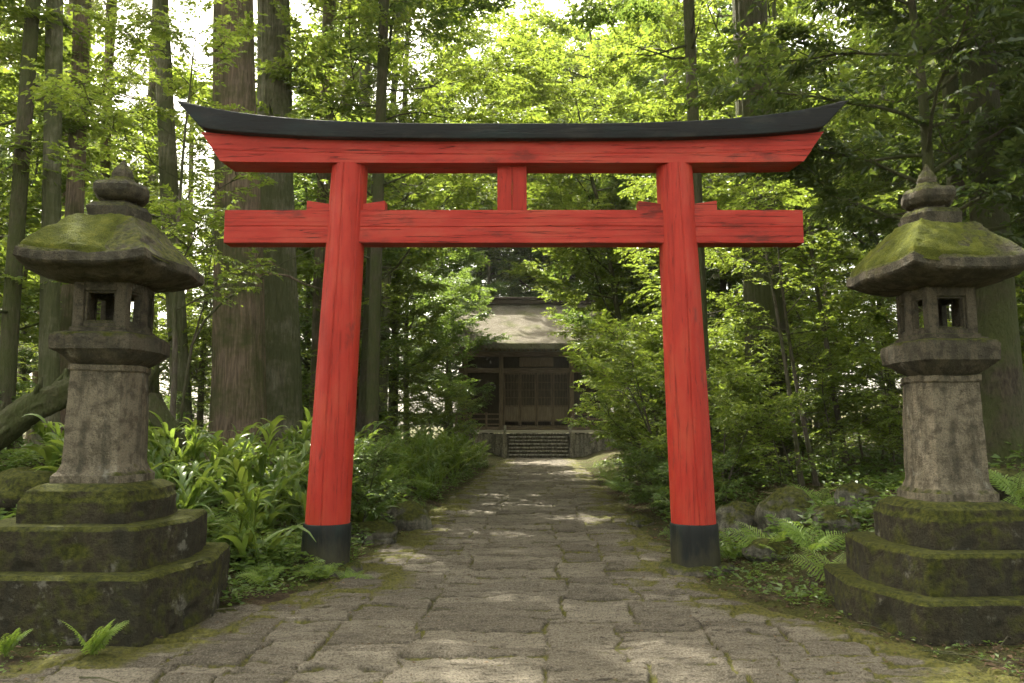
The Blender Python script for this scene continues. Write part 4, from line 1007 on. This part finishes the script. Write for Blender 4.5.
fplace(0, 215, 545, 8.8, 'fern behind the right corner of the left lantern base', 1.0, 0.16)
fplace(1, 265, 585, 7.9, 'low fern on the litter right of the left lantern base', .8, -0.08)
fplace(0, 30, 490, 8.0, 'fern behind the left lantern plinth at the left edge', 1.0, -0.13)
fplace(1, 620, 478, 20, 'fern at the right path edge under the bright bush', 1.3, -0.20)
fplace(2, 612, 470, 23, 'fern farther along the right path edge', 1.2, -0.24)

# ------------------------------------------------------------------ stuff: low weeds and fallen leaves
wr = np.random.default_rng(21)
def scatter_weeds(n, xr, yr, size, hh, keep):
    x = wr.uniform(*xr, n*3); y = yr[0] + (yr[1]-yr[0])*wr.random(n*3)**1.4; m = keep(x, y); x, y = x[m][:n], y[m][:n]
    z = gz(x, y); k_ = 7; n = len(x); sc = wr.uniform(.6, 1.3, n)
    a = wr.random((n, k_))*6.28; el = wr.uniform(.0, .8, (n, k_)); hgt = wr.uniform(.15, 1, (n, k_))*hh*sc[:, None]
    P = np.stack([np.repeat(x[:, None], k_, 1)+np.cos(a)*.03, np.repeat(y[:, None], k_, 1)+np.sin(a)*.03, z[:, None]+hgt], -1).reshape(-1, 3)
    D = np.stack([np.cos(a)*np.cos(el), np.sin(a)*np.cos(el), np.sin(el)*.6], -1).reshape(-1, 3); N = np.array([0,0,1.])+wr.normal(0, .3, P.shape)
    return leaf_geo(P, unit(D), N, size*np.repeat(sc, k_)*wr.uniform(.7,1.3,n*k_), .55)
def edge(x, y): return np.abs(x-xc(y)) - hw(y)
V=[]; F=[]; nn=0
fp = lambda x, y, th, sd: fbm(np.column_stack([x, y])*.9, 3, sd) > th
for args in ((3200, (-9,-1), (8.2,34), .09, .22, lambda x, y: (edge(x,y) > .12) & (x < xc(y)) & fp(x,y,-.15,1)), (2600, (1,11), (9,32), .085, .22, lambda x, y: (edge(x,y) > .35) & (x > xc(y)) & fp(x,y,-.02,2)), (900, (-3.6,3.6), (6,40), .03, .03, lambda x, y: (np.abs(edge(x,y)) < .35) & fp(x,y,.05,3)), (1300, (-7,-2.2), (8.0,13), .10, .16, lambda x, y: edge(x,y) > .2), (420, (-4.2,-1.5), (6.9,9.6), .06, .10, lambda x, y: edge(x,y) > -.02), (520, (1.5,5.2), (7.0,10.4), .055, .09, lambda x, y: edge(x,y) > .05), (260, (-4.5,4.8), (4.6,6.6), .035, .04, lambda x, y: edge(x,y) > -.1), (2500,(-14,16),(14,40),.12,.35,lambda x, y: edge(x,y) > 2.2)):
    v, f = scatter_weeds(*args); V.append(v); F.append(f+nn); nn += len(v)
tag(link('ground_weeds', mesh_arrays('ground_weeds', np.concatenate(V), F), M['leaf_mid']), 'low green weeds covering the forest floor on both sides of the path', 'weeds', kind='stuff')
n = 85000; x = wr.uniform(-10, 11, n); y = 4.3 + 27*wr.random(n)**1.9; e_ = edge(x, y)
on_path = e_ < 0.0
kp = np.where(on_path, wr.random(n) < .03+.16*sstep(-.6,0,e_), wr.random(n) < .55+.45*(x > 0)); x, y, e_ = x[kp], y[kp], e_[kp]
zz = np.maximum(gz(x, y), path_z(x, y)[0]) + .012
P = np.column_stack([x, y, zz]); a = wr.random(len(x))*6.28
D = np.column_stack([np.cos(a), np.sin(a), wr.normal(0, .18, len(x))]); N = np.array([0,0,1.])+wr.normal(0, .35, P.shape)
v, f = leaf_geo(P, unit(D), N, wr.uniform(.02,.07,len(x))*np.where(on_path[kp], .6, 1), wr.uniform(.12,.55,len(x))[:, None], .15)
tag(link('leaf_litter', mesh_arrays('leaf_litter', v, [f]), M['litter']), 'dry brown fallen leaves scattered over the ground and path edges', 'fallen leaves', kind='stuff')

b = MB(); x = wr.uniform(-6, 8, 900); y = 4.6 + 13*wr.random(900)**1.5; kp = (edge(x, y) > .0) | (wr.random(900) < .06); x, y = x[kp], y[kp]
zz = np.maximum(gz(x, y), path_z(x, y)[0]) + .012
for px, py, pz in zip(x, y, zz):
    a = wr.random()*6.28; L = wr.uniform(.08, .4); dz = wr.normal(0, .015); m_ = wr.normal(0, .02, 2)
    b.tube([(px-math.cos(a)*L/2, py-math.sin(a)*L/2, pz), (px+m_[0], py+m_[1], pz+.01+abs(dz)), (px+math.cos(a)*L/2, py+math.sin(a)*L/2, pz+dz)], [.006,.005,.003], 4)
tag(link('fallen_twigs', b.mesh('fallen_twigs'), M['twig']), 'small dry twigs strewn over the soil beside the path', 'twigs', kind='stuff')
HAZE = .0002

# ------------------------------------------------------------------ light
SUN_EL, SUN_AZ = 57, -33      # azimuth from +Y (ahead of the camera) towards +X
w = bpy.data.worlds.new('World'); scene.world = w; w.use_nodes = True; nt = w.node_tree
sky = nt.nodes.new('ShaderNodeTexSky'); sky.sky_type = 'NISHITA'; sky.sun_disc = False
sky.sun_elevation = R(SUN_EL); sky.sun_rotation = R(SUN_AZ); sky.dust_density = 5.0; sky.air_density = 1.0; sky.ozone_density = .6
hs = nt.nodes.new('ShaderNodeHueSaturation'); hs.inputs['Saturation'].default_value = .35
bg = nt.nodes['Background']; bg.inputs['Strength'].default_value = .15
nt.links.new(sky.outputs[0], hs.inputs['Color'])
wm = nt.nodes.new('ShaderNodeMix'); wm.data_type = 'RGBA'; wm.blend_type = 'MULTIPLY'; wm.inputs[0].default_value = 1; wm.inputs[7].default_value = (1.0, .945, .79, 1)
nt.links.new(hs.outputs[0], wm.inputs[6]); nt.links.new(wm.outputs[2], bg.inputs['Color'])
sl = bpy.data.lights.new('sun', 'SUN'); sl.energy = 3.8; sl.angle = R(.5); sl.color = (1, .94, .82)
so = bpy.data.objects.new('sun', sl); COL.objects.link(so)
d = Vector((math.sin(R(SUN_AZ))*math.cos(R(SUN_EL)), math.cos(R(SUN_AZ))*math.cos(R(SUN_EL)), math.sin(R(SUN_EL))))
so.rotation_euler = d.to_track_quat('Z', 'Y').to_euler(); so.location = d*60
vs = scene.view_settings; vs.view_transform = 'Standard'; vs.look = 'None'; vs.gamma = 1; vs.exposure = EXPOSURE
scene.render.engine = 'CYCLES'; cy = scene.cycles
cy.use_denoising = True; cy.max_bounces = 7; cy.diffuse_bounces = 4; cy.glossy_bounces = 2; cy.transmission_bounces = 4; cy.transparent_max_bounces = 4
cy.sample_clamp_indirect = 6; cy.use_adaptive_sampling = True; cy.adaptive_threshold = .02
cy.caustics_reflective = False; cy.caustics_refractive = False

if HAZE:
    b = MB(); b.box(-150,150,-60,160,-1.5,52)
    hz = link('haze', b.mesh('haze')); tag(hz, 'thin pale haze between the trees', 'haze', kind='stuff')
    k = NT('haze_air'); pv = k.n('ShaderNodeVolumePrincipled'); k.set(pv, 'Color', (.93,.95,.90,1)); k.set(pv, 'Density', HAZE); k.set(pv, 'Anisotropy', .3)
    k.t.links.new(pv.outputs[0], k.out.inputs['Volume']); hz.data.materials.append(k.m)
    cy.volume_bounces = 0; cy.volume_step_rate = 1
